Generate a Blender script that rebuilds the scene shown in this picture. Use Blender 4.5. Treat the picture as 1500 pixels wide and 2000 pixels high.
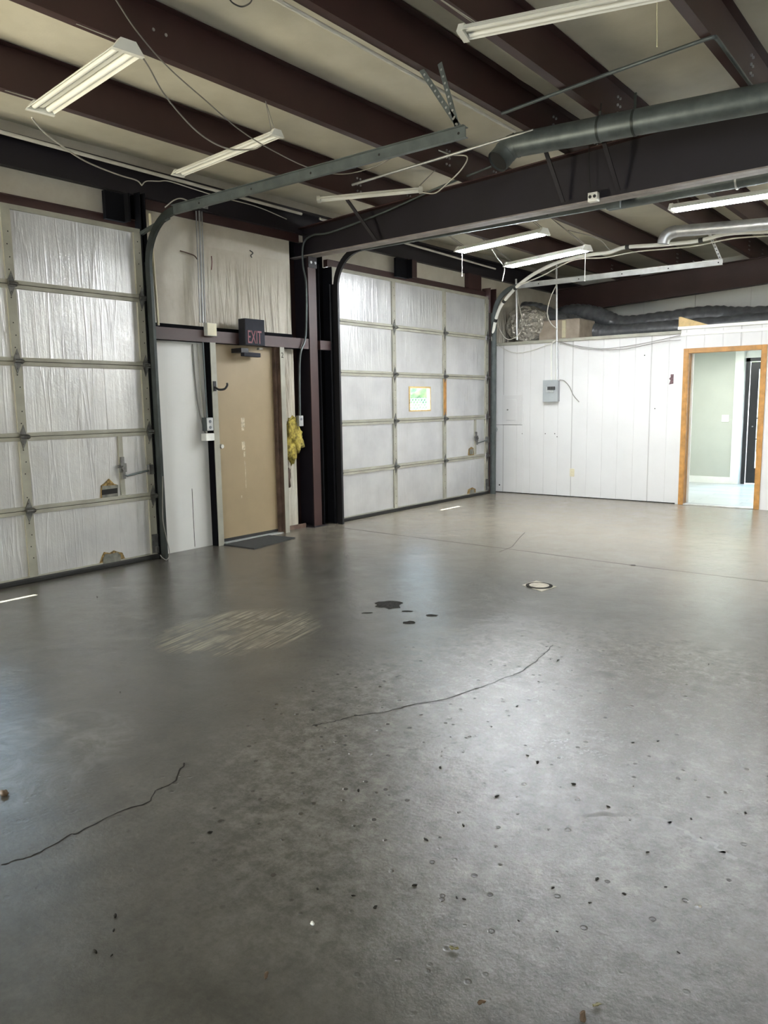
import bpy, bmesh, math, random
import numpy as np
from mathutils import Vector, Matrix, noise
random.seed(7)
for o in list(bpy.data.objects): bpy.data.objects.remove(o)
SC = bpy.context.scene
COL = SC.collection

# ------------------------------------------------------------------ camera
F = 1499.16
CX, CZ = 6.239, 1.4448
yaw, pit, rol = math.radians(-38.163), math.radians(8.005), math.radians(-0.838)
fw = np.array([math.sin(yaw)*math.cos(pit), math.cos(yaw)*math.cos(pit), -math.sin(pit)])
r0 = np.array([math.cos(yaw), -math.sin(yaw), 0.0]); u0 = np.cross(r0, fw)
rt = math.cos(rol)*r0 + math.sin(rol)*u0
up = -math.sin(rol)*r0 + math.cos(rol)*u0
EYE = np.array([CX, 0.0, CZ])
cd = bpy.data.cameras.new('camera'); cam = bpy.data.objects.new('camera', cd); COL.objects.link(cam)
cd.sensor_fit = 'VERTICAL'; cd.sensor_height = 36.0; cd.sensor_width = 27.0
cd.lens = F/2000*36; cd.clip_start = 0.05; cd.clip_end = 300
M4 = Matrix(((rt[0], up[0], -fw[0], CX), (rt[1], up[1], -fw[1], 0), (rt[2], up[2], -fw[2], CZ), (0, 0, 0, 1)))
cam.matrix_world = M4
SC.camera = cam

# ------------------------------------------------------------------ world, sun, exposure
SC.view_settings.view_transform = 'Standard'; SC.view_settings.look = 'None'
SC.view_settings.gamma = 1.0; SC.view_settings.use_curve_mapping = False
SC.view_settings.exposure = 1.35
LAMP = 84.0          # emission strength of the lit fluorescent tubes
SKY = 12.0
W = bpy.data.worlds.new('world'); SC.world = W; W.use_nodes = True
nt = W.node_tree; nt.nodes.clear()
wo = nt.nodes.new('ShaderNodeOutputWorld'); bg = nt.nodes.new('ShaderNodeBackground')
tc = nt.nodes.new('ShaderNodeTexCoord'); sp = nt.nodes.new('ShaderNodeSeparateXYZ'); cr = nt.nodes.new('ShaderNodeValToRGB')
nt.links.new(tc.outputs['Generated'], sp.inputs[0]); nt.links.new(sp.outputs['Z'], cr.inputs[0])
cr.color_ramp.elements[0].position = 0.0; cr.color_ramp.elements[0].color = (0.95, 1.0, 1.0, 1)
cr.color_ramp.elements[1].position = 0.5; cr.color_ramp.elements[1].color = (0.42, 0.66, 1.0, 1)
nt.links.new(cr.outputs[0], bg.inputs[0]); bg.inputs[1].default_value = SKY
nt.links.new(bg.outputs[0], wo.inputs[0])
sd = bpy.data.lights.new('sun', 'SUN'); so = bpy.data.objects.new('sun', sd); COL.objects.link(so)
sd.energy = 34.0; sd.angle = math.radians(0.6); sd.color = (1.0, 0.96, 0.88)
sdir = Vector((0.31, 0.05, -1.0)).normalized()
so.rotation_euler = sdir.to_track_quat('-Z', 'Y').to_euler()
so.location = (-6, 4, 12)

def area(name, loc, tgt, sx, sy, e, col=(1, 1, 1)):
    l = bpy.data.lights.new(name, 'AREA'); o = bpy.data.objects.new(name, l); COL.objects.link(o)
    l.shape = 'RECTANGLE'; l.size = sx; l.size_y = sy; l.energy = e; l.color = col
    o.location = loc; o.rotation_euler = (Vector(tgt)-Vector(loc)).to_track_quat('-Z', 'Y').to_euler()
    return o
area('office_fill_light', (3.1, 12.5, 2.24), (3.1, 12.5, 0), 1.6, 1.2, 26, (0.97, 1.0, 0.97))  # unseen light added to brighten the room behind the doorway
area('near_fill_light', (9.5, -6.6, 1.6), (4.5, 4, 1.6), 2.6, 2.2, 5, (0.92, 0.96, 1.0))  # added cool fill, unseen; its near wall opening is invented
# added warm fill for sun bounced off the floor; its doorway is invented
area('left_fill_light', (-.12, -.95, .75), (1.3, 1.3, 3.6), 2.1, 1.3, 120, (1.0, 0.89, 0.62))

# ------------------------------------------------------------------ pixel -> point on a known plane
def PP(a, b, ax, v):
    d = rt*(a-750)/F - up*(b-1000)/F + fw
    t = (v-EYE[ax])/d[ax]
    q = EYE + d*t
    return Vector((float(q[0]), float(q[1]), float(q[2])))
def PX(a, b, v=0.0): return PP(a, b, 0, v)
def PY(a, b, v): return PP(a, b, 1, v)
def PZ(a, b, v=0.0): return PP(a, b, 2, v)

# ------------------------------------------------------------------ materials
MATS = {}
def newmat(name):
    m = bpy.data.materials.new(name); m.use_nodes = True
    n = m.node_tree; b = n.nodes['Principled BSDF']
    MATS[name] = m
    return m, n, b
def N(n, t, **k):
    x = n.nodes.new('ShaderNode'+t)
    for a, v in k.items():
        if a.startswith('i_'):
            key = a[2:]
            key = int(key) if key.isdigit() else key.replace('_', ' ')
            x.inputs[key].default_value = v
        else: setattr(x, a, v)
    return x
def L(n, a, b): n.links.new(a, b)
def mixc(n, fac, a, b, blend='MIX'):
    x = n.nodes.new('ShaderNodeMix'); x.data_type = 'RGBA'; x.blend_type = blend
    for s, v in ((x.inputs[0], fac), (x.inputs[6], a), (x.inputs[7], b)):
        if hasattr(v, 'is_output'): n.links.new(v, s)
        elif isinstance(v, (int, float)): s.default_value = v
        else: s.default_value = (*v, 1) if len(v) == 3 else v
    return x.outputs[2]
def ramp(n, src, p0, p1, c0=(0, 0, 0), c1=(1, 1, 1)):
    x = n.nodes.new('ShaderNodeValToRGB'); e = x.color_ramp.elements
    e[0].position = p0; e[1].position = p1; e[0].color = (*c0, 1); e[1].color = (*c1, 1)
    n.links.new(src, x.inputs[0]); return x.outputs[0]
def mth(n, op, a, b=None, clamp=False):
    x = n.nodes.new('ShaderNodeMath'); x.operation = op; x.use_clamp = clamp
    for i, v in enumerate((a, b)):
        if v is None: continue
        if hasattr(v, 'is_output'): n.links.new(v, x.inputs[i])
        else: x.inputs[i].default_value = v
    return x.outputs[0]
def coords(n, scale=(1, 1, 1), loc=(0, 0, 0), rot=(0, 0, 0)):
    t = N(n, 'TexCoord'); mp = N(n, 'Mapping')
    mp.inputs['Scale'].default_value = scale; mp.inputs['Location'].default_value = loc; mp.inputs['Rotation'].default_value = rot
    L(n, t.outputs['Object'], mp.inputs[0]); return mp.outputs[0]
def noi(n, vec, s, det=4, rough=0.55, dist=0.0):
    x = N(n, 'TexNoise'); x.inputs['Scale'].default_value = s; x.inputs['Detail'].default_value = det
    x.inputs['Roughness'].default_value = rough; x.inputs['Distortion'].default_value = dist
    L(n, vec, x.inputs['Vector']); return x.outputs[0]
def bump(n, b, h, st, dist=0.01):
    x = N(n, 'Bump'); x.inputs['Strength'].default_value = st; x.inputs['Distance'].default_value = dist
    L(n, h, x.inputs['Height']); L(n, x.outputs[0], b.inputs['Normal']); return x
def simple(name, col, rough=0.5, metal=0.0, var=0.12, vs=6.0, bst=0.0, bs=40, spec=0.5):
    m, n, b = newmat(name)
    v = coords(n)
    f = noi(n, v, vs, 5)
    dk = tuple(c*(1-var*1.6) for c in col); lt = tuple(min(1, c*(1+var)) for c in col)
    L(n, mixc(n, ramp(n, f, 0.3, 0.7), dk, lt), b.inputs['Base Color'])
    b.inputs['Roughness'].default_value = rough; b.inputs['Metallic'].default_value = metal
    b.inputs['Specular IOR Level'].default_value = spec
    if bst: bump(n, b, noi(n, v, bs, 4), bst, 0.004)
    return m
def emis(name, col, st):
    m, n, b = newmat(name)
    b.inputs['Base Color'].default_value = (*col, 1)
    b.inputs['Emission Color'].default_value = (*col, 1); b.inputs['Emission Strength'].default_value = st
    return m

simple('steel_brown', (0.042, 0.0175, 0.016), 0.5, 0, .12, 3)
simple('steel_dark', (0.011, 0.008, 0.013), 0.55, 0, .15, 3)
simple('steel_black', (0.008, 0.008, 0.011), 0.5, 0, .15, 3)
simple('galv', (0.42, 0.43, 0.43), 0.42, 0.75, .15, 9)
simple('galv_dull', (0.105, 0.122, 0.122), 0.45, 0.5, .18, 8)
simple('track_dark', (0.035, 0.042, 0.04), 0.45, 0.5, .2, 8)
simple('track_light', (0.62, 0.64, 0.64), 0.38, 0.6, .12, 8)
simple('lit_flange', (0.27, 0.235, 0.22), 0.6, 0, .2, 6)  # lighter steel: light on the main rafter's bottom flange put into the colour
simple('frame_beige', (0.33, 0.32, 0.265), 0.5, 0, .12, 5)
simple('hinge', (0.16, 0.16, 0.155), 0.45, 0.7, .3, 20)
simple('rubber', (0.012, 0.012, 0.012), 0.65)
simple('hole', (0.012, 0.011, 0.01), 0.9)
simple('white_enamel', (0.72, 0.72, 0.66), 0.35, 0, .05, 4)
simple('tube_off', (0.80, 0.80, 0.74), 0.2, 0, .02, 4)
emis('tube_on', (0.92, 0.96, 1.0), LAMP)
simple('white_plastic', (0.75, 0.75, 0.7), 0.45)
simple('cord_white', (0.55, 0.53, 0.47), 0.5)
simple('cord_grey', (0.22, 0.21, 0.19), 0.5)
simple('cord_black', (0.02, 0.02, 0.02), 0.5)
simple('ivory', (0.62, 0.57, 0.40), 0.4)
simple('oak', (0.42, 0.20, 0.045), 0.4, 0, .18, 14)
simple('lumber', (0.60, 0.43, 0.20), 0.65, 0, .15, 14)
simple('tan_door', (0.31, 0.235, 0.14), 0.42, 0, .05, 3)
simple('sign_grey', (0.028, 0.029, 0.038), 0.8, 0, .12, 6, 0, 40, .2)
simple('sign_side', (0.02, 0.02, 0.028), 0.5)
simple('sign_red', (0.17, 0.04, 0.055), 0.5)
simple('mat_rubber', (0.028, 0.031, 0.033), 0.8, 0, .2, 60, .3, 200)
simple('panel_grey', (0.33, 0.35, 0.36), 0.42, 0.2, .06, 6)
simple('panel_dark', (0.12, 0.13, 0.15), 0.5)
simple('panel_black', (0.025, 0.025, 0.028), 0.4)
simple('yellow_wool', (0.34, 0.27, 0.055), 0.95, 0, .5, 22, .9, 60)
simple('foam_brown', (0.28, 0.185, 0.07), 0.95, 0, .5, 40, .8, 80)
simple('inner_sheet', (0.19, 0.19, 0.165), 0.5, 0.3, .35, 12)
simple('trim_white', (0.80, 0.80, 0.74), 0.45, 0, .04, 6)
simple('office_wall', (0.47, 0.485, 0.42), 0.6, 0, .03, 3)
simple('office_ceiling', (0.85, 0.85, 0.82), 0.7, 0, .03, 3)
simple('door_black', (0.018, 0.018, 0.02), 0.3)
simple('flex_duct', (0.105, 0.108, 0.115), 0.33, 0.15, .25, 9, .8, 22)
simple('duct_board', (0.36, 0.30, 0.24), 0.6, 0.1, .15, 6, .3, 20)
simple('dirt', (0.022, 0.02, 0.017), 0.9, 0, .3, 60, 0, 40, .1)
simple('steel_and_shade', (0.009, 0.009, 0.011), 0.95, 0, .1, 3, 0, 40, .05)  # black steel, also used where shade is put into the colour
simple('stain_soft', (0.10, 0.088, 0.07), 0.32, 0, .5, 30, 0, 40, .5)
simple('leaf_olive', (0.14, 0.12, 0.04), 0.7)
simple('leaf_brown', (0.10, 0.06, 0.03), 0.7)
simple('foil_scrap', (0.8, 0.8, 0.82), 0.2, 0.9)
simple('concrete_worn', (0.42, 0.38, 0.31), 0.75, 0, .2, 30, .4, 60)
simple('crack', (0.02, 0.018, 0.016), 0.9, 0, .12, 6, 0, 40, .08)
simple('spall', (0.022, 0.02, 0.018), 0.9, 0, .5, 50, .8, 60, .15)
simple('gravel', (0.22, 0.215, 0.19), 0.9, 0, .1, 3)
simple('bark', (0.12, 0.09, 0.06), 0.9)
simple('fence_blue', (0.10, 0.22, 0.42), 0.5)
simple('sun_card', (0.62, 0.6, 0.5), 0.8)
simple('stain_wood', (0.12, 0.075, 0.055), 0.6, 0, .35, 7)

def tree_mat():
    m, n, b = newmat('foliage'); v = coords(n)
    L(n, mixc(n, ramp(n, noi(n, v, 3, 6), .35, .65), (0.02, 0.045, 0.012), (0.11, 0.16, 0.05)), b.inputs['Base Color'])
    b.inputs['Roughness'].default_value = .8
tree_mat()

def foil_mat():
    m, n, b = newmat('foil')
    vs = coords(n, (1, 9, 0.55)); vf = coords(n, (1, 1, 1)); vq = coords(n, (1, 40, 2.0))
    a = noi(n, vs, 1.6, 5, .6, .3); q = noi(n, vq, 1, 3, .5, .4); f = noi(n, vf, 34, 5, .65)
    # sparse long ridges
    rdg = mth(n, 'ABSOLUTE', mth(n, 'SUBTRACT', noi(n, coords(n, (1, 5.2, 0.30)), 1.3, 3, .45, .3), 0.5))
    rdg = ramp(n, rdg, 0.0, 0.022, (1, 1, 1), (0, 0, 0))
    h = mth(n, 'ADD', mth(n, 'MULTIPLY', a, 0.9), mth(n, 'MULTIPLY', q, 0.25))
    h = mth(n, 'ADD', h, mth(n, 'MULTIPLY', f, 0.30))
    h = mth(n, 'ADD', h, mth(n, 'MULTIPLY', rdg, 0.3))
    bump(n, b, h, 0.75, 0.008)
    c = mixc(n, ramp(n, noi(n, vf, 2.2, 5), .3, .7), (0.53, 0.53, 0.545), (0.68, 0.68, 0.685))
    d = ramp(n, noi(n, coords(n, (1, 1, 1), (3, 1, 2)), 1.1, 6, .7), .60, .80)
    c = mixc(n, mth(n, 'MULTIPLY', d, .35), c, (0.52, 0.49, 0.40))
    L(n, c, b.inputs['Base Color'])
    b.inputs['Metallic'].default_value = 0.55
    L(n, ramp(n, noi(n, vf, 5, 4), .3, .7, (.29,)*3, (.38,)*3), b.inputs['Roughness'])
foil_mat()

def vinyl_mat(name, c0, c1, sc, st, rot=(0, 0, 0)):
    m, n, b = newmat(name)
    v = coords(n, sc, (0, 0, 0), rot); vf = coords(n)
    h = mth(n, 'ADD', noi(n, v, 1.5, 4, .5, .5), mth(n, 'MULTIPLY', noi(n, vf, 60, 3), .06))
    bump(n, b, h, st, 0.02)
    c = mixc(n, ramp(n, noi(n, vf, 1.4, 6, .6), .32, .68), c0, c1)
    L(n, c, b.inputs['Base Color']); b.inputs['Roughness'].default_value = .55
vinyl_mat('roof_vinyl', (0.54, 0.51, 0.41), (0.69, 0.655, 0.545), (1.2, 0.6, 1), 0.6)

def fabric_mat():
    m, n, b = newmat('wall_vinyl')
    vf = coords(n); tcx = N(n, 'TexCoord'); s = N(n, 'SeparateXYZ'); L(n, tcx.outputs['Object'], s.inputs[0])
    fold = noi(n, coords(n, (1, 9, 0.7)), 1.4, 3, .5, .8)
    # folds only where the sheet is pinched low, right-hand part
    msk = mth(n, 'MULTIPLY', ramp(n, s.outputs['Z'], .0, 1.0), 1.0)
    zz = mth(n, 'MULTIPLY', mth(n, 'SUBTRACT', 3.05, s.outputs['Z']), 3.0, True)
    yy = mth(n, 'MULTIPLY', mth(n, 'SUBTRACT', s.outputs['Y'], 4.95), 3.0, True)
    mk = mth(n, 'MULTIPLY', zz, yy)
    h = mth(n, 'ADD', mth(n, 'MULTIPLY', mth(n, 'MULTIPLY', fold, mk), 3.2), mth(n, 'MULTIPLY', noi(n, coords(n, (1, 2, 1)), 1.5, 4), .35))
    bump(n, b, h, 0.9, 0.035)
    c = mixc(n, ramp(n, noi(n, vf, 1.6, 6, .65), .35, .7), (0.42, 0.375, 0.30), (0.56, 0.53, 0.455))
    L(n, c, b.inputs['Base Color']); b.inputs['Roughness'].default_value = .5
fabric_mat()

def white_panel_mat(name, grooves, base=(0.645, 0.64, 0.635), axis='X', pitch=0.2345, off=0.0, big=1.17):
    m, n, b = newmat(name)
    t = N(n, 'TexCoord'); s = N(n, 'SeparateXYZ'); L(n, t.outputs['Object'], s.inputs[0]); vf = coords(n)
    c = mixc(n, ramp(n, noi(n, vf, 2.0, 6, .6), .3, .75), tuple(x*.93 for x in base), base)
    # scuffs, rising from the floor in sparse vertical smears
    sc = ramp(n, noi(n, coords(n, (8, 8, .8)), 1.6, 6, .7), .60, .85)
    c = mixc(n, mth(n, 'MULTIPLY', sc, .22), c, (0.42, 0.40, 0.36))
    spk = ramp(n, noi(n, vf, 48, 2), .76, .80)
    c = mixc(n, mth(n, 'MULTIPLY', spk, .35), c, (0.25, 0.22, 0.2))
    if grooves:
        g = mth(n, 'ABSOLUTE', mth(n, 'SUBTRACT', mth(n, 'MODULO', mth(n, 'ADD', s.outputs[axis], 10*pitch+off), pitch), pitch/2))
        gl = ramp(n, g, 0.003, 0.006, (1, 1, 1), (0, 0, 0))
        g2 = mth(n, 'ABSOLUTE', mth(n, 'SUBTRACT', mth(n, 'MODULO', mth(n, 'ADD', s.outputs[axis], 10*pitch+off+big/2-pitch/2), big), big/2))
        gl2 = ramp(n, g2, 0.004, 0.007, (1, 1, 1), (0, 0, 0))
        c = mixc(n, mth(n, 'MULTIPLY', gl, .16), c, (0.3, 0.29, 0.28))
        c = mixc(n, mth(n, 'MULTIPLY', gl2, .5), c, (0.2, 0.19, 0.18))
        bump(n, b, mth(n, 'SUBTRACT', 1.0, gl), .6, .004)
    L(n, c, b.inputs['Base Color']); b.inputs['Roughness'].default_value = .42
white_panel_mat('panelling', True)
white_panel_mat('plywood_white', False, (0.66, 0.655, 0.63))
white_panel_mat('far_panel', True, (0.68, 0.68, 0.65), 'X', .9, .2, 2.7)

def concrete():
    m, n, b = newmat('concrete')
    v = coords(n); t = N(n, 'TexCoord'); s = N(n, 'SeparateXYZ'); L(n, t.outputs['Object'], s.inputs[0])
    X, Y = s.outputs['X'], s.outputs['Y']
    big = ramp(n, noi(n, v, .55, 6, .6), .3, .7); mid = ramp(n, noi(n, v, 3.6, 9, .72, .1), .34, .66); fine = noi(n, v, 48, 6, .75)
    c = mixc(n, big, (0.052, 0.050, 0.044), (0.088, 0.085, 0.074))
    c = mixc(n, mth(n, 'MULTIPLY', mid, .45), c, (0.160, 0.151, 0.133))
    c = mixc(n, mth(n, 'MULTIPLY', ramp(n, fine, .35, .7), .45), c, (0.05, 0.046, 0.04))
    # brown oily stains by the personnel door
    def ell(x0, y0, rx, ry, soft=1.0):
        a = mth(n, 'DIVIDE', mth(n, 'SUBTRACT', X, x0), rx); d = mth(n, 'DIVIDE', mth(n, 'SUBTRACT', Y, y0), ry)
        q = mth(n, 'ADD', mth(n, 'MULTIPLY', a, a), mth(n, 'MULTIPLY', d, d))
        return mth(n, 'MULTIPLY', mth(n, 'SUBTRACT', 1.0, q), soft, True)
    st = mth(n, 'MULTIPLY', ell(.6, 5.7, 1.2, 1.5), ramp(n, noi(n, v, 2.6, 6, .7), .42, .7))
    c = mixc(n, mth(n, 'MULTIPLY', st, .55), c, (0.12, 0.085, 0.06))
    # tan tint at the far end, paler to carry the lamps' brightness there
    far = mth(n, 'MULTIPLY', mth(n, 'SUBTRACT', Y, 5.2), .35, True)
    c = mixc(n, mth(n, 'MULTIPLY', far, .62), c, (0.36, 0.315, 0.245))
    # pale scraped patch: long thin streaks
    rr = coords(n, (1, 1, 1), (0, 0, 0), (0, 0, math.radians(-12)))
    mp = N(n, 'Mapping'); mp.inputs['Scale'].default_value = (38, 1.6, 1); L(n, rr, mp.inputs[0])
    sk = ramp(n, noi(n, mp.outputs[0], 1.2, 5, .7, .7), .42, .66)
    sk = mth(n, 'MULTIPLY', mth(n, 'MULTIPLY', sk, ell(2.50, 3.22, .50, .60, 3.0)), ramp(n, noi(n, v, 5, 3), .36, .5))
    c = mixc(n, mth(n, 'MULTIPLY', sk, .75), c, (0.33, 0.30, 0.225))
    lf = mth(n, 'MULTIPLY', ell(3.12, 1.38, .50, .62, 2.5), ramp(n, noi(n, v, 5, 8, .7, 1.5), .42, .60))
    c = mixc(n, mth(n, 'MULTIPLY', lf, .35), c, (0.20, 0.20, 0.19))  # smears also lightened to carry the window's reflection
    # lighter mottling on the right-hand part
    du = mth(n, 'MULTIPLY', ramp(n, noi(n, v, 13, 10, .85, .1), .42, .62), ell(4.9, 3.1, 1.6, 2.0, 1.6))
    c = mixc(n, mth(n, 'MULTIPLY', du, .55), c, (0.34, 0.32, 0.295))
    # pits and specks
    vo = N(n, 'TexVoronoi'); vo.inputs['Scale'].default_value = 15; L(n, v, vo.inputs['Vector'])
    pit = ramp(n, vo.outputs['Distance'], .11, .17, (1, 1, 1), (0, 0, 0))
    keep = ramp(n, noi(n, v, 9, 2), .44, .50)
    dens = mth(n, 'ADD', ell(4.75, 2.95, 1.5, 1.7, 2.5), .22)
    pit = mth(n, 'MULTIPLY', mth(n, 'MULTIPLY', pit, keep), dens, True)
    c = mixc(n, mth(n, 'MULTIPLY', pit, .9), c, (0.035, 0.032, 0.028))
    vo2 = N(n, 'TexVoronoi'); vo2.inputs['Scale'].default_value = 42; L(n, v, vo2.inputs['Vector'])
    p2 = ramp(n, vo2.outputs['Distance'], .14, .21, (1, 1, 1), (0, 0, 0))
    p2 = mth(n, 'MULTIPLY', mth(n, 'MULTIPLY', p2, ramp(n, noi(n, v, 23, 2), .55, .6)), ell(4.75, 2.95, 1.5, 1.6, 2.5), True)
    c = mixc(n, mth(n, 'MULTIPLY', p2, .75), c, (0.06, 0.055, 0.05))
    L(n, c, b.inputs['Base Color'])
    ro = ramp(n, noi(n, v, 3.4, 8, .75, .2), .32, .68, (.19,)*3, (.268,)*3)
    L(n, mth(n, 'SUBTRACT', ro, mth(n, 'MULTIPLY', lf, .10)), b.inputs['Roughness']); b.inputs['IOR'].default_value = 1.5
    h = mth(n, 'ADD', mth(n, 'MULTIPLY', fine, .45), mth(n, 'MULTIPLY', noi(n, v, 5, 4), 1.0))
    h = mth(n, 'SUBTRACT', h, mth(n, 'MULTIPLY', pit, .6))
    bump(n, b, h, .34, .01)
concrete()
def plank():
    m, n, b = newmat('vinyl_plank')
    br = N(n, 'TexBrick'); L(n, coords(n, (1, 1, 1)), br.inputs['Vector'])
    br.inputs['Color1'].default_value = (.52, .54, .52, 1); br.inputs['Color2'].default_value = (.42, .44, .43, 1)
    br.inputs['Mortar'].default_value = (.25, .26, .25, 1); br.inputs['Scale'].default_value = 1
    br.inputs['Brick Width'].default_value = 1.2; br.inputs['Row Height'].default_value = .18; br.inputs['Mortar Size'].default_value = .004
    L(n, br.outputs[0], b.inputs['Base Color']); b.inputs['Roughness'].default_value = .3
plank()
def crinkle():
    m, n, b = newmat('crinkled_foil'); v = coords(n)
    vo = N(n, 'TexVoronoi'); vo.inputs['Scale'].default_value = 13; L(n, v, vo.inputs['Vector'])
    bump(n, b, mth(n, 'ADD', vo.outputs['Distance'], noi(n, v, 18, 4, .6, 1)), 1.0, .05)
    b.inputs['Base Color'].default_value = (.62, .58, .52, 1); b.inputs['Metallic'].default_value = .75; b.inputs['Roughness'].default_value = .28
crinkle()
def glassm():
    m, n, b = newmat('glass')
    tr = N(n, 'BsdfTransparent'); gl = N(n, 'BsdfGlossy'); gl.inputs['Roughness'].default_value = .02
    tr.inputs['Color'].default_value = (.93, .96, .94, 1)
    mx = N(n, 'MixShader'); mx.inputs[0].default_value = .06
    L(n, tr.outputs[0], mx.inputs[1]); L(n, gl.outputs[0], mx.inputs[2])
    L(n, mx.outputs[0], n.nodes['Material Output'].inputs[0])
glassm()

# ------------------------------------------------------------------ mesh builder
def org(p):
    v = Vector((0, 0, 0))
    while p is not None:
        v = v + p.location; p = p.parent
    return v
class MB:
    def __init__(s): s.v = []; s.f = []; s.mi = []; s.sm = []; s.cur = 0
    def add(s, vs, fs, smooth=False):
        b = len(s.v); s.v += [Vector(v) for v in vs]
        for f in fs: s.f.append([b+i for i in f]); s.mi.append(s.cur); s.sm.append(smooth)
    def box(s, x0, x1, y0, y1, z0, z1):
        s.hexa([(x0, y0, z0), (x1, y0, z0), (x1, y1, z0), (x0, y1, z0)], [(x0, y0, z1), (x1, y0, z1), (x1, y1, z1), (x0, y1, z1)]); return s
    def hexa(s, lo, hi):
        s.add(list(lo)+list(hi), [(3, 2, 1, 0), (4, 5, 6, 7), (0, 1, 5, 4), (1, 2, 6, 5), (2, 3, 7, 6), (3, 0, 4, 7)]); return s
    def bar(s, a, b, w, h, upv=(0, 0, 1)):
        a, b = Vector(a), Vector(b); d = (b-a).normalized(); u = Vector(upv)
        sd = d.cross(u)
        if sd.length < 1e-4: sd = d.cross(Vector((0, 1, 0)))
        sd.normalize(); u = sd.cross(d).normalized()
        q = [(-w/2, -h/2), (w/2, -h/2), (w/2, h/2), (-w/2, h/2)]
        s.hexa([a+sd*x+u*y for x, y in q], [b+sd*x+u*y for x, y in q]); return s
    def tube(s, pts, r, seg=8, cap=True, prof=None):
        pts = [Vector(p) for p in pts]; n = len(pts); rs = r if isinstance(r, (list, tuple)) else [r]*n
        t0 = (pts[1]-pts[0]).normalized(); u = t0.cross(Vector((0, 0, 1)))
        if u.length < .05: u = t0.cross(Vector((0, 1, 0)))
        u.normalize(); vs = []
        for i, p in enumerate(pts):
            t = (pts[min(i+1, n-1)]-pts[max(i-1, 0)])
            t = t.normalized() if t.length > 1e-9 else t0
            u = (u-t*u.dot(t))
            if u.length < 1e-6: u = t.cross(Vector((0.3, 1, .2)))
            u.normalize(); w = t.cross(u)
            for k in range(seg):
                a = 2*math.pi*k/seg; vs.append(p+(u*math.cos(a)+w*math.sin(a))*rs[i])
        fs = [(i*seg+k, i*seg+(k+1) % seg, (i+1)*seg+(k+1) % seg, (i+1)*seg+k) for i in range(n-1) for k in range(seg)]
        s.add(vs, fs, True)
        if cap:
            s.add(vs[:seg], [tuple(range(seg))[::-1]]); s.add(vs[-seg:], [tuple(range(seg))])
        return s
    def sweep_xz(s, pts, y0, y1, h):
        # rectangular bar following a path in a plane of constant y
        n = len(pts); vs = []
        for i, p in enumerate(pts):
            a = Vector(pts[max(i-1, 0)]); b = Vector(pts[min(i+1, n-1)]); d = (b-a).normalized(); nn = Vector((-d.y, d.x))
            for sg, yy in ((-1, y0), (1, y0), (1, y1), (-1, y1)):
                q = Vector(p)+nn*sg*h/2; vs.append((q.x, yy, q.y))
        fs = [(i*4+k, i*4+(k+1) % 4, (i+1)*4+(k+1) % 4, (i+1)*4+k) for i in range(n-1) for k in range(4)]
        fs += [(3, 2, 1, 0), tuple((n-1)*4+k for k in range(4))]
        s.add(vs, fs); return s
    def disc(s, c, nrm, r, th, seg=16, r2=None):
        c = Vector(c); nrm = Vector(nrm).normalized(); s.tube([c, c+nrm*th], [r, r if r2 is None else r2], seg); return s
    def poly(s, pts, ext):
        n = len(pts); e = Vector(ext); vs = [Vector(p) for p in pts]+[Vector(p)+e for p in pts]
        s.add(vs, [tuple(range(n))[::-1], tuple(range(n, 2*n))]+[(i, (i+1) % n, n+(i+1) % n, n+i) for i in range(n)]); return s
    def blob(s, c, rad, seg=14, rings=9, amp=.15, ns=3.0, seed=0):
        c = Vector(c); vs = []; 
        for i in range(rings+1):
            th = math.pi*i/rings
            for k in range(seg):
                ph = 2*math.pi*k/seg
                d = Vector((math.sin(th)*math.cos(ph), math.sin(th)*math.sin(ph), math.cos(th)))
                f = 1+amp*noise.noise(d*ns+Vector((seed, seed*2.1, 0)))*2
                vs.append(c+Vector((d.x*rad[0], d.y*rad[1], d.z*rad[2]))*f)
        s.add(vs, [(i*seg+k, (i+1)*seg+k, (i+1)*seg+(k+1) % seg, i*seg+(k+1) % seg) for i in range(rings) for k in range(seg)], True); return s
    def build(s, name, mat, parent=None, origin=None, bevel=0.0):
        me = bpy.data.meshes.new(name)
        if parent is not None: o0 = org(parent)
        elif origin is not None: o0 = Vector(origin)
        else:
            xs = [v.x for v in s.v]; ys = [v.y for v in s.v]; zs = [v.z for v in s.v]
            o0 = Vector(((min(xs)+max(xs))/2, (min(ys)+max(ys))/2, min(zs)))
        me.from_pydata([v-o0 for v in s.v], [], s.f)
        mats = mat if isinstance(mat, (list, tuple)) else [mat]
        for m in mats: me.materials.append(MATS[m])
        for p, i, sm in zip(me.polygons, s.mi, s.sm): p.material_index = i; p.use_smooth = sm
        bm = bmesh.new(); bm.from_mesh(me); bmesh.ops.recalc_face_normals(bm, faces=bm.faces); bm.to_mesh(me); bm.free()
        me.update()
        o = bpy.data.objects.new(name, me); COL.objects.link(o)
        if parent is not None: o.parent = parent
        else: o.location = o0
        if bevel:
            b = o.modifiers.new('bevel', 'BEVEL'); b.width = bevel; b.segments = 2; b.limit_method = 'ANGLE'
        return o
def tag(o, label=None, cat=None, group=None, kind=None):
    if label: o['label'] = label
    if cat: o['category'] = cat
    if group: o['group'] = group
    if kind: o['kind'] = kind
    return o
def empty(name, loc, label, cat, group=None, kind=None):
    o = bpy.data.objects.new(name, None); COL.objects.link(o); o.location = loc; o.empty_display_size = .1
    return tag(o, label, cat, group, kind)
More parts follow.
